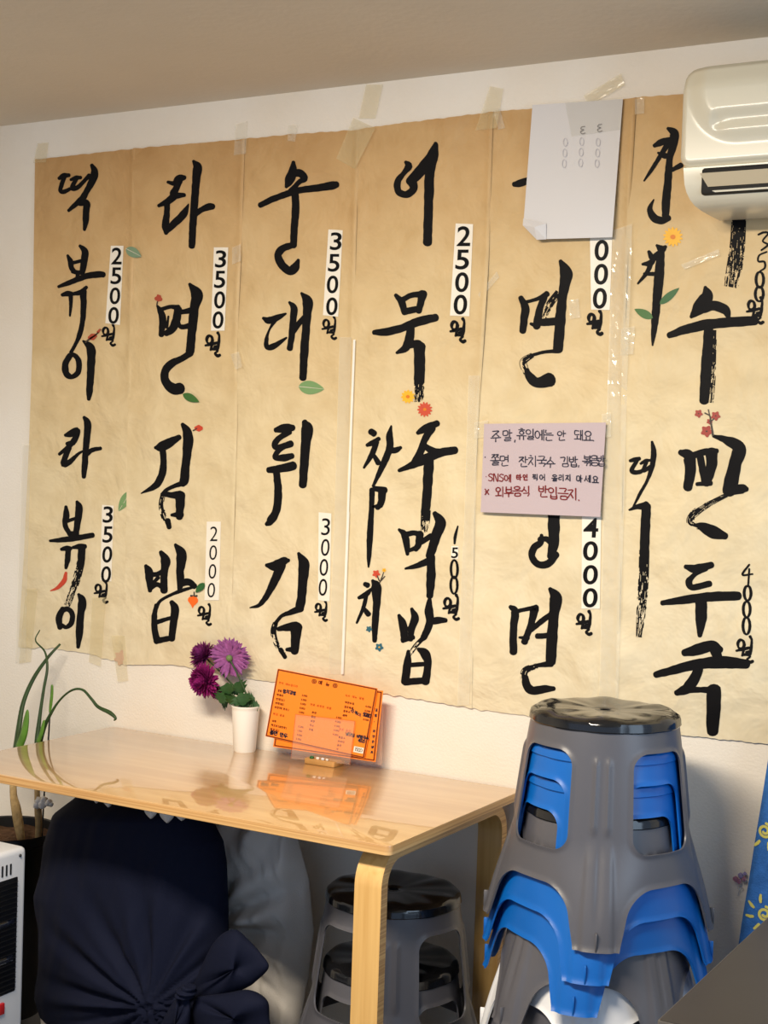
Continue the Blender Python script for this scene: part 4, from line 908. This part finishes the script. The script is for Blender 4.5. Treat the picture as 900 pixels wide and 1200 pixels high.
# ------------------------------------------------------------------ plastic stools
SH = 0.388   # body height
def stool_r(phi, h):
    p = 2 + 1.3 * sstep(0.20, .40, h); s = .1385 + .047 * max(0, h / SH) ** .85
    a = phi - pi / 4
    return s / (abs(cos(a)) ** p + abs(sin(a)) ** p) ** (1 / p)
def stool_sdf(phi, h):
    """positive in the plastic, negative in windows and arches"""
    f = (phi + pi / 4) % (pi / 2) - pi / 4          # from the nearest leg
    psi = pi / 4 - abs(f); R = .5 * (stool_r(phi, h) + .139 + .047 * h / SH)
    x = psi * R
    d = rbox(x, h - .136, .060 + .07 * (h - .05), .090, .030)
    k = (h - .286) / (SH - .286)
    aw = .082 + .034 * max(0, min(1.2, k))
    d = min(d, rbox(x, h - .286 - .25, aw, .25, .045))
    return d
def stool_body(tabs=True):
    NP, NH = 264, 96
    bm = bmesh.new(); cache = {}
    def pos(phi, h):
        d = stool_sdf(phi, h); f = (phi + pi / 4) % (pi / 2) - pi / 4; r = stool_r(phi, h)
        rim = exp(-(d / .0045) ** 2) * .0030
        g = lambda a, w_: exp(-((abs(f) - radians(a)) / radians(w_)) ** 2)
        rib = .0042 * g(4.3, 1.8) * sstep(.050, .066, h) * (1 - sstep(.175, .20, h))
        ch = sstep(.19, .25, h) * (.004 * (1 - sstep(radians(7.0), radians(9.0), abs(f))) - .0035 * exp(-(f / radians(1.6)) ** 2) * (1 - sstep(.30, .36, h)) )
        band = .0022 * sstep(radians(15), radians(18), abs(f)) * sstep(.03, .06, h) * 0
        bot = .003 * exp(-((h - SH) / .005) ** 2)
        rr = r + rim + rib + ch + band + bot
        return Vector((rr * cos(phi), rr * sin(phi), SH - h))
    def vert(i, j):
        k = (i % NP, j)
        if k not in cache: cache[k] = bm.verts.new(pos(2 * pi * (i % NP) / NP, SH * j / NH))
        return cache[k]
    val = {}
    def sd(i, j):
        k = (i % NP, j)
        if k not in val: val[k] = stool_sdf(2 * pi * k[0] / NP, SH * j / NH)
        return val[k]
    def cut(a, b):
        ka = (a[0] % NP, a[1]); kb = (b[0] % NP, b[1]); k = ('c',) + (ka + kb if ka < kb else kb + ka)
        if k not in cache:
            va, vb = sd(*a), sd(*b); t_ = va / (va - vb)
            cache[k] = bm.verts.new(pos(2 * pi * (a[0] + (b[0] - a[0]) * t_) / NP, SH * (a[1] + (b[1] - a[1]) * t_) / NH))
        return cache[k]
    for i in range(NP):
        for j in range(NH):
            c = [(i, j), (i, j + 1), (i + 1, j + 1), (i + 1, j)]; s = [sd(*q_) > 0 for q_ in c]
            if not any(s): continue
            out = []
            for k in range(4):
                if s[k]: out.append(vert(*c[k]))
                if s[k] != s[(k + 1) % 4]: out.append(cut(c[k], c[(k + 1) % 4]))
            out = list(dict.fromkeys(out))
            if len(out) > 2:
                try: bm.faces.new(out)
                except ValueError: pass
    # thickness: an inner skin 3 mm inside, joined along every border
    recalc(bm)
    outer = list(bm.faces); bm.normal_update()
    inner = {v: bm.verts.new(v.co - Vector((v.co.x, v.co.y, 0)).normalized() * .0036) for v in list(bm.verts)}
    bnd = [e for e in bm.edges if e.is_boundary]
    for f in outer: bm.faces.new([inner[v] for v in reversed(f.verts)])
    for e in bnd:
        a, b = e.verts
        try: bm.faces.new((a, b, inner[b], inner[a]))
        except ValueError: pass
    # small fin at the foot of each leg
    for q_ in range(4):
        a = pi / 2 * q_; r0 = stool_r(a, SH - .02)
        b2 = box(r0 + .001, r0 + .010, -.0016, .0016, .0, .034, .0008, 1)
        bmesh.ops.rotate(b2, verts=b2.verts, cent=(0, 0, 0), matrix=Matrix.Rotation(a, 3, 'Z')); merge(bm, b2)
    return recalc(bm)
def stool_seat():
    def fn(a, r, z):
        k = sstep(.035, .11, r) * (1 - sstep(.128, .14, r))
        return (1 + .011 * abs(cos(6 * a)) * sstep(.08, .14, r), (-.0035 * abs(sin(3 * a)) ** 3 * k + .0012 * cos(12 * a) * k) if z > SH + .009 else 0)
    prof = [(.010, SH + .002), (.010, SH + .010), (.012, SH + .0112), (.03, SH + .0115), (.05, SH + .013), (.08, SH + .0152), (.105, SH + .0162), (.122, SH + .0158), (.133, SH + .0125), (.1395, SH + .007), (.1415, SH + .001), (.1420, SH - .006), (.1425, SH - .008), (.1415, SH - .010), (.139, SH - .010), (.137, SH - .002), (.03, SH + .002), (.010, SH + .002)]
    bm = lathe(prof, (0, 0, 0), 144, None, fn)
    return bm
print('stools...')
proto_body = stool_body(); me_b = bpy.data.meshes.new('stool_body'); proto_body.to_mesh(me_b); proto_body.free()
proto_seat = stool_seat(); me_s = bpy.data.meshes.new('stool_seat'); proto_seat.to_mesh(me_s); proto_seat.free()
MESH = {}
def stool_mesh(kind, m):
    if (kind, m) not in MESH:
        me = (me_b if kind == 'body' else me_s).copy(); me.name = kind; me.materials.append(M[m])
        me.polygons.foreach_set('use_smooth', [True] * len(me.polygons)); me.set_sharp_from_angle(angle=radians(48 if kind == 'body' else 35))
        MESH[(kind, m)] = me
    return MESH[(kind, m)]
def stool(label, x, y, ztop, rot, bodym, seatm, group):
    o = thing('plastic_stool', label, 'stool', (x, y, ztop - SH - .016), group); o.rotation_euler = (0, 0, rot)
    for kind, m in (('body', bodym), ('seat', seatm)):
        p = bpy.data.objects.new(kind, stool_mesh(kind, m)); COL.objects.link(p); p.parent = o
STX, STY, STZ = .309, -.330, .992
face = atan2(CAM.y - STY, CAM.x - STX)
NST = 11; STEP = (STZ - SH - .016) / (NST - 1)
SPEC = [('grey', 'gray plastic stool with black seat at the top of the tall stack', 0), ('blue', 'upper of two blue plastic stools, second from top of stack', -4.5), ('blue', 'lower of two blue plastic stools, third from top of stack', -9.5),
        ('grey', 'grey plastic stool nested under the blue ones, fourth from the stack top', 39), ('white', 'white plastic stool low in the tall stack, fifth from its top', -3)]
for k in range(NST):
    if k < 5: colr, lab, dr = SPEC[k]
    else: colr, lab, dr = ('grey', 'blue', 'grey', 'grey', 'grey', 'grey')[k - 5], '%s plastic stool in the lower stack, %s from the floor' % (('grey', 'blue', 'grey', 'grey', 'grey', 'grey')[k - 5], ('sixth', 'fifth', 'fourth', 'third', 'second', 'first')[k - 5]), 0
    stool(lab, STX + .0, STY, STZ - k * STEP, face + radians(dr), colr + '_plastic', 'black_plastic' if colr == 'grey' else colr + '_plastic', 'tall stack of plastic stools')
UX, UY, UZ = -.164, -.286, .552
fu = atan2(CAM.y - UY, CAM.x - UX)
stool('grey plastic stool with black seat under the table, upper of two', UX, UY, UZ, fu, 'grey_plastic', 'black_plastic', 'stools under the table')
stool('grey plastic stool under the table, nested below another', UX, UY, SH + .016, fu, 'grey_plastic', 'black_plastic', 'stools under the table')

# ------------------------------------------------------------------ cloth bundle under the table
def edge_at(L, y):
    for (a, b), (c, d) in zip(L, L[1:]):
        if y <= c: return b + (d - b) * max(0, (y - a)) / (c - a)
    return L[-1][1]
def bundle(Lp, Rp, y0, y1, yb, depth, fold, nu=70, nv=90):
    """a stuffed cloth body: outline (row, column) on the left and right, front bulging out of the plane yb"""
    bm = bmesh.new(); rows = []
    for j in range(nv + 1):
        v = y0 + (y1 - y0) * j / nv; row = []
        a = at_y(edge_at(Lp, v), v, yb); b = at_y(edge_at(Rp, v), v, yb)
        tp = sin(min(1, (j + .6) / 9) * pi / 2)
        for i in range(nu + 1):
            u = i / nu; c = cos(pi * (1 - u)); x = a.x + (b.x - a.x) * (c + 1) / 2; z = a.z + (b.z - a.z) * (c + 1) / 2
            bul = (1 - abs(c) ** 2.6) ** .5
            px_ = edge_at(Lp, v) + (edge_at(Rp, v) - edge_at(Lp, v)) * (c + 1) / 2
            row.append(bm.verts.new((x, yb - depth * bul * tp - fold(px_, v) * min(1, bul * 2), max(z, .002))))
        for i in range(1, 14):
            u = i / 14; row.append(bm.verts.new((b.x + (a.x - b.x) * u, yb + depth * .8 * tp * sin(pi * u), max(.002, b.z + (a.z - b.z) * u))))
        rows.append(row)
    n = len(rows[0])
    for r0, r1 in zip(rows, rows[1:]):
        for i in range(n): bm.faces.new((r0[i], r1[i], r1[(i + 1) % n], r0[(i + 1) % n]))
    bm.faces.new(rows[0]); bm.faces.new(rows[-1][::-1])
    return recalc(bm)
KN = (216, 1163)
def navy_fold(x, y):
    dx, dy = x - KN[0], y - KN[1]; d = hypot(dx, dy) + 1e-6; a = atan2(dx, -dy)
    f = .010 * exp(-((d - 60) / 75) ** 2) * (sin(a * 15 + .6 * sin(a * 5)) + .4 * sin(a * 29 + 1)) * (1 if dy < 20 else .6)
    f += .014 * exp(-(d / 30) ** 2)
    f += .003 * noise.noise(Vector((x / 40, y / 60, 2))) - .016 * exp(-((y - 1085 - .75 * (x - 60)) / 18) ** 2) * sstep(150, 50, x) * .4
    f += .004 * noise.noise(Vector((x / 14 + y / 50, y / 90, 7)))
    return f
NY_ = -.30
t = thing('white_cloth_bag', 'white cloth bag slumped under the table behind the navy cloth', 'bag', (-.62, -.2, 0))
def white_fold(x, y):
    f = .016 * sin((x - 262) * .15 + (y - 960) * .03) * (1 - sstep(960, 1100, y)) + .012 * noise.noise(Vector((x / 12, y / 45, 3)))
    dx, dy = x - 272, y - 1070; a = atan2(dx, -dy); d = hypot(dx, dy)
    f += .020 * exp(-((d - 45) / 50) ** 2) * sin(a * 9 + .5) + .008 * noise.noise(Vector((x / 9 - y / 22, y / 26, 8)))
    f += .026 * exp(-((y - 1062 + (x - 330) * .35) / 12) ** 2) * sstep(275, 300, x) * (1 - sstep(335, 350, x)) + .012 * exp(-((x - 350) / 9) ** 2)
    return f
obj('bag_body', bundle([(930, 205), (1000, 200), (1330, 190)], [(930, 338), (985, 350), (1030, 362), (1090, 368), (1150, 361), (1200, 352), (1330, 330)], 948, 1330, -.135, .075, white_fold), M['white_cloth'], t, 180)
bm = bundle([(1150, 52), (1330, 66)], [(1150, 230), (1330, 235)], 1172, 1330, -.30, .10, lambda x, y: .006 * noise.noise(Vector((x / 15, y / 30, 1))))
obj('bag_skirt', bm, M['white_cloth'], t, 180)
# pale gathered points that show under the table edge
for (x, y, w_, h_) in ((112, 941.5, 9, 11), (126, 946, 13, 12), (176, 959.5, 15, 13), (195, 964.5, 17, 14), (212, 962, 14, 10)):
    bm = bmesh.new(); rows = []
    for j in range(7):
        v = j / 6; ww = w_ / 2 * (1 - v ** 2.2) + .3
        rows.append([bm.verts.new(at_y(x + ww * (i / 4 - 1) + .4 * j * .3, y - h_ + h_ * v, -.412 - .006 * sin(pi * i / 8) )) for i in range(9)])
    for r0, r1 in zip(rows, rows[1:]):
        for i in range(8): bm.faces.new((r0[i], r0[i + 1], r1[i + 1], r1[i]))
    ex = bmesh.ops.extrude_face_region(bm, geom=bm.faces[:])
    for v in ex['geom']:
        if isinstance(v, bmesh.types.BMVert): v.co.y += .004
    obj('gathered_point', recalc(bm), M['white_cloth'], t, 60)

t = thing('navy_cloth', 'navy blue cloth wrapped round a bundle and knotted, under the table', 'cloth', (-.8, -.3, 0))
NL = [(925, 100), (935, 88), (950, 72), (985, 60), (1020, 56), (1045, 48), (1085, 52), (1120, 53), (1165, 49), (1185, 56), (1200, 72), (1225, 120), (1240, 160)]
NR = [(925, 220), (948, 240), (962, 250), (985, 262), (1010, 266), (1065, 268), (1100, 268), (1160, 270), (1240, 268)]
obj('wrap', bundle(NL, NR, 932, 1240, NY_, .115, navy_fold, 110, 110), M['navy'], t, 180)
def flap(pts, y, th, seedf):
    """a puffed cloth tail from an outline of (column, row)"""
    n = 30; bm = bmesh.new(); cx = sum(p[0] for p in pts) / len(pts); cy = sum(p[1] for p in pts) / len(pts); P = crom(list(pts) + [pts[0]], 6)[:-1]
    rings = []
    for k in range(9):
        s = cos(k / 8 * pi / 2) if k < 8 else 0.02; b = sin(k / 8 * pi / 2)
        rings.append([bm.verts.new(at_y(cx + (x - cx) * s, cy + (yy - cy) * s, y - th * b * (1 + .35 * sin(5 * atan2(yy - KN[1], x - KN[0]) + seedf)))) for x, yy in P])
    for a, c in zip(rings, rings[1:]):
        for i in range(len(P)): bm.faces.new((a[i], a[(i + 1) % len(P)], c[(i + 1) % len(P)], c[i]))
    bm.faces.new(rings[-1]); bk = [bm.verts.new(at_y(x, yy, y + .01)) for x, yy in P]
    for i in range(len(P)): bm.faces.new((rings[0][i], bk[i], bk[(i + 1) % len(P)], rings[0][(i + 1) % len(P)]))
    bm.faces.new(bk[::-1]); return recalc(bm)
obj('tail', flap([(225, 1158), (250, 1105), (274, 1089), (292, 1102), (308, 1120), (315, 1134), (300, 1150), (288, 1158), (255, 1172), (232, 1172)], -.375, .030, .4), M['navy'], t, 180)
obj('tail', flap([(228, 1168), (262, 1164), (292, 1160), (313, 1172), (316, 1195), (320, 1240), (270, 1245), (236, 1215), (225, 1190)], -.40, .035, 2), M['navy'], t, 180)
obj('tail', flap([(208, 1168), (222, 1172), (222, 1200), (212, 1240), (185, 1240), (188, 1205), (198, 1182)], -.425, .022, 1), M['navy'], t, 180)
c = at_y(KN[0] + 2, KN[1], -.435); bm = bmesh.new(); bmesh.ops.create_icosphere(bm, subdivisions=4, radius=1)
for v in bm.verts: v.co = c + Vector((v.co.x * .022, v.co.y * .022, v.co.z * .016 + v.co.x * .006)) * (1 + .18 * sin(v.co.x * 5 + v.co.z * 9) + .1 * noise.noise(v.co * 3))
obj('knot', bm, M['navy'], t, 180)

# ------------------------------------------------------------------ potted climbing cacti at left
PC = at_y(9, 970, -.195); PR = .128; PZ = PC.z
t = thing('plant_pot', 'tall black planter with soil standing left of the table', 'pot', (PC.x, PC.y, 0))
obj('pot_body', lathe([(0, 0), (PR * .72, 0), (PR * .74, .01), (PR * .97, PZ - .03), (PR * .98, PZ - .028), (PR * 1.02, PZ - .026), (PR * 1.03, PZ - .004), (PR * 1.01, PZ), (PR * .96, PZ - .002), (PR * .93, PZ - .05), (0, PZ - .05)], (PC.x, PC.y, 0), 56), M['pot'], t, 40)
bm = bmesh.new(); rows = []
for j in range(10):
    r = PR * .945 * (1 - j / 9.0); rows.append([bm.verts.new((PC.x + r * cos(2 * pi * k / 40), PC.y + r * sin(2 * pi * k / 40), PZ - .026 + .012 * noise.noise(Vector((r * 30 * cos(2 * pi * k / 40), r * 30 * sin(2 * pi * k / 40), 0))))) for k in range(40)])
for a, b in zip(rows, rows[1:]):
    for k in range(40): bm.faces.new((a[k], a[(k + 1) % 40], b[(k + 1) % 40], b[k]))
bmesh.ops.remove_doubles(bm, verts=bm.verts, dist=.0005)
obj('soil', recalc(bm), M['soil'], t, 180)
def ctube(spec, y0, y1, seg=10, flat=1.0):
    """spec rows (x, y, width) in thirds of a pixel from (0, 720); depth runs from y0 to y1"""
    P = crom([(x / 3, 720 + y / 3, w_) for x, y, w_ in spec], 6); n = len(P); pts = []; rad = []
    for k, (x, y, w_) in enumerate(P):
        yy = y0 + (y1 - y0) * k / (n - 1); p = at_y(x, y, yy); pts.append(p); rad.append(max(.0008, w_ / 3 / 2 * (p - CAM).dot(FW) / FPX))
    return tube(pts, rad, seg, None, flat)
YP = PC.y
t = thing('cactus', 'cactus with one thick arching dark green stem in black pot', 'plant', tuple(at_y(25, 984, YP)), 'cacti in the black pot')
obj('trunk', ctube([(76,800,26),(66,740,34),(56,680,34),(48,640,26),(46,600,24)], YP - .03, YP - .02), M['bark'], t, 180, 'tan woody lower stem')
obj('stem', ctube([(46,606,25),(48,540,28),(58,460,30),(66,400,26),(82,310,20),(118,225,17),(168,152,13),(212,104,9)], YP - .02, -.055, 8, .7), M['stem'], t, 180)
obj('branch', ctube([(66,470,36),(84,420,36),(92,375,30),(96,345,18),(97,335,6)], YP - .03, YP - .03, 8, .5), M['lobe'], t, 180, 'short light green side shoot')
t = thing('cactus', 'cactus with two thin curling stems, one drooping to the right', 'plant', tuple(at_y(45, 982, YP)), 'cacti in the black pot')
obj('trunk', ctube([(134,792,24),(136,740,24),(134,690,26),(131,640,20),(130,600,20)], YP - .01, YP - .01), M['bark'], t, 180, 'tan woody lower stem')
obj('stem', ctube([(130,606,20),(130,520,20),(131,445,20),(141,350,13),(154,262,11),(166,190,10),(158,132,7),(125,92,5),(140,55,4)], YP - .01, -.10, 8), M['stem'], t, 180)
obj('stem', ctube([(138,470,18),(146,430,16),(165,375,13),(205,308,8),(250,268,8),(290,265,9),(322,298,10),(345,325,12),(385,345,15),(406,364,10),(401,373,5)], YP - .01, YP - .02, 8), M['stem'], t, 180)
obj('branch', ctube([(134,450,20),(146,415,20),(154,380,14),(156,372,6)], YP - .02, YP - .02, 8, .5), M['lobe'], t, 180, 'short light green side shoot')
t = thing('plant_stake', 'thin dark stake with a light green cactus piece tied on', 'stake', tuple(at_y(50, 975, YP + .02)))
obj('rod', ctube([(148,780,6),(155,640,6),(170,440,6),(176,340,6),(180,300,5)], YP + .02, YP + .02, 8), M['steel'], t, 180)
obj('cactus_piece', ctube([(175,345,10),(178,320,16),(182,285,16),(183,255,14),(183,247,6)], YP + .016, YP + .016, 8, .5), M['lobe'], t, 180)
bm = bmesh.new()
for (x, y, r) in ((138, 655, 9), (155, 652, 8), (172, 662, 8), (150, 668, 9), (180, 668, 5), (130, 672, 8)):
    c = at_y(x / 3, 720 + y / 3, YP - .028); b2 = bmesh.new(); bmesh.ops.create_icosphere(b2, subdivisions=2, radius=r / 3 * 3.7 / FPX * 1.6)
    for v in b2.verts: v.co = v.co * (1 + .35 * noise.noise(v.co * 180 + Vector((x, y, 0)))) + c
    merge(bm, b2)
tag(obj('plastic_tie', bm, mat('milky_plastic', srgb(238, 234, 228), .4, .4), None, 180), 'crumpled milky plastic tie wrapped round the thin cactus stem', 'tie')

# ------------------------------------------------------------------ heater at left
HY1 = -.66; hp = at_y(31, 1050, HY1); HX = hp.x; HZ = at_y(27, 990, HY1).z
t = thing('electric_heater', 'white quartz heater with black grille at lower left', 'heater', (HX - .1, HY1 - .17, 0))
obj('casing', box(HX - .16, HX, HY1 - .34, HY1, .012, HZ, .012, 3), M['heater'], t, 40)
for dy in (-.30, -.04): obj('foot', box(HX - .15, HX - .01, HY1 + dy - .02, HY1 + dy + .02, 0, .016, .003), M['heater_dark'], t, 30)
gz1 = at_x(22, 1026, HX).z; gz0 = at_x(16, 1162, HX).z; gy = at_x(20, 1080, HX).y
obj('grille_recess', box(HX - .03, HX + .0015, HY1 - .34 + (HY1 - gy), gy, gz0, gz1, .004), M['heater_dark'], t, 30, 'black recessed heater front')
for k in range(2):
    z = gz1 - (gz1 - gz0) * (.38 + .32 * k); pts = [Vector((HX - .005, HY1 - .30 + .02 * q_, z)) for q_ in range(14)]
    obj('quartz_tube', tube(pts, [.010] * 14, 12), M['chrome'], t, 180)
for k in range(22):
    z = gz0 + .01 + (gz1 - gz0 - .02) * k / 21
    pts = [Vector((HX + .004, HY1 - .32, z)), Vector((HX + .004, gy - .004, z)), Vector((HX + .001, gy - .001, z))]
    obj('guard_wire', tube(pts[:2], [.0010] * 2, 6), M['steel'], t, 180)
vz0, vz1 = at_x(10, 1026, HX).z, at_x(10, 1013, HX).z
for k in range(9):
    y = at_x(12.5, 1020, HX).y - .012 * k; obj('vent_slot', box(HX - .004, HX + .0012, y - .0025, y + .0025, vz0, vz1, .0008, 1), M['heater_dark'], t)
obj('top_vent', box(HX - .13, HX - .05, HY1 - .30, HY1 - .07, HZ - .006, HZ + .0008, .002, 1), M['heater_dark'], t)
sp = at_x(1, 1182, HX); obj('switch', box(HX - .004, HX + .006, sp.y - .02, sp.y + .006, sp.z - .012, sp.z + .012, .002), M['red_switch'], t, 30, 'red rocker switch')
sc_ = at_x(25, 1002, HX); bm = bmesh.new(); bmesh.ops.create_uvsphere(bm, u_segments=10, v_segments=6, radius=.0035)
for v in bm.verts: v.co += Vector((HX + .0005, sc_.y - .004, sc_.z))
obj('screw', bm, M['steel'], t, 180)

# ------------------------------------------------------------------ dark table at lower right
dc = at_z(770, 1195, TZ)
t = thing('side_table', 'dark brown laminate table corner at lower right foreground', 'table', (dc.x + .3, dc.y + .35, 0))
obj('tabletop', slab(dc.x, dc.x + .62, dc.y, dc.y + .72, TZ - .024, TZ - .001, .004, .0012), M['dark_edge'], t, 40)
obj('top_laminate', slab(dc.x + .002, dc.x + .618, dc.y + .002, dc.y + .718, TZ - .002, TZ, .004, .0005), M['dark_top'], t, 40, 'dark brown top surface')
for x in (.06, .56):
    for y in (.06, .66): obj('leg', box(dc.x + x - .02, dc.x + x + .02, dc.y + y - .02, dc.y + y + .02, 0, TZ - .024, .003), M['steel'], t, 30)

# ------------------------------------------------------------------ blue cloth with suns, charm on the wall
YB = -.075
t = thing('sun_print_cloth', 'blue cloth printed with yellow suns hanging on the wall at right', 'cloth', tuple(at_y(885, 1090, YB)))
bm = bmesh.new(); rows = []
pa, pb = at_y(903, 872, YB), at_y(862, 1128, YB); ax = (pa - pb).normalized(); sx = Vector((ax.z, 0, -ax.x))
o0 = pb - ax * .10; Lc, Wc = .66, .36
def cl(u, v, off=0): return o0 + ax * (Lc * v) + sx * (Wc * u) + Vector((0, -.006 * sin(u * 17) * (1 - .5 * v) - .004 * noise.noise(Vector((u * 4, v * 5, 0))) - off, 0))
for j in range(41): rows.append([bm.verts.new(cl(i / 30, j / 40)) for i in range(31)])
for r0, r1 in zip(rows, rows[1:]):
    for i in range(30): bm.faces.new((r0[i], r0[i + 1], r1[i + 1], r1[i]))
ex = bmesh.ops.extrude_face_region(bm, geom=bm.faces[:])
for v in ex['geom']:
    if isinstance(v, bmesh.types.BMVert): v.co.y += .010
obj('cloth_body', recalc(bm), M['denim'], t, 180)
def sun(px, py):
    p = at_y(px, py, YB) - o0; u0, v0 = p.dot(sx) / Wc, p.dot(ax) / Lc; bm = bmesh.new()
    F = lambda x, y: cl(u0 + x * 1.5 / 1000 / Wc, v0 - y * 1.5 / 1000 / Lc, .0015)
    ribbon(bm, [((10 - k * .32) * sin(k * .45), -(10 - k * .32) * cos(k * .45), 3.6) for k in range(24)], F, .05)
    for k in range(8):
        a = k * pi / 4 + .3
        if u0 + cos(a) * .039 / Wc > .01: ribbon(bm, [(cos(a) * 16, sin(a) * 16, 3.6), (cos(a + .05) * 20, sin(a + .05) * 20, 4.2), (cos(a + .12) * 25, sin(a + .12) * 25, 3)], F, .1)
    obj('sun_print', face_up(bm), M['sun'], t, None, 'yellow swirl sun')
for p in ((897, 973), (897, 1070), (945, 1020), (940, 920)): sun(*p)
t = thing('bead_charm', 'tiny pink and lilac glass bead charm hung on the wall', 'charm', tuple(at_y(866, 1045, -.008)))
for (x, y, r, m) in ((862, 1030, 3.6, 'glass_pink'), (868, 1026, 3.6, 'glass_lilac'), (872, 1030, 3.0, 'glass_pink'), (866, 1033, 3.2, 'glass_pink'), (873, 1024, 2.4, 'glass_lilac')):
    c = at_y(x, y, -.010); bm = bmesh.new(); bmesh.ops.create_icosphere(bm, subdivisions=1, radius=r * 3.2 / FPX)
    for v in bm.verts: v.co += c
    obj('bead', bm, M[m], t)
pts = [at_y(x, y, -.006) for x, y in ((872, 1018), (868, 1030), (867, 1040), (865, 1050))]; obj('thread', tube(pts, [.0006] * 4, 6), M['thread'], t, 180)
pts = [at_y(867 + 3 * cos(a), 1040 + 2.4 * sin(a), -.008) for a in [q_ * pi / 5 for q_ in range(11)]]; obj('ring', tube(pts, [.0006] * 11, 6), M['thread'], t, 180)
print('objects', len(bpy.data.objects))
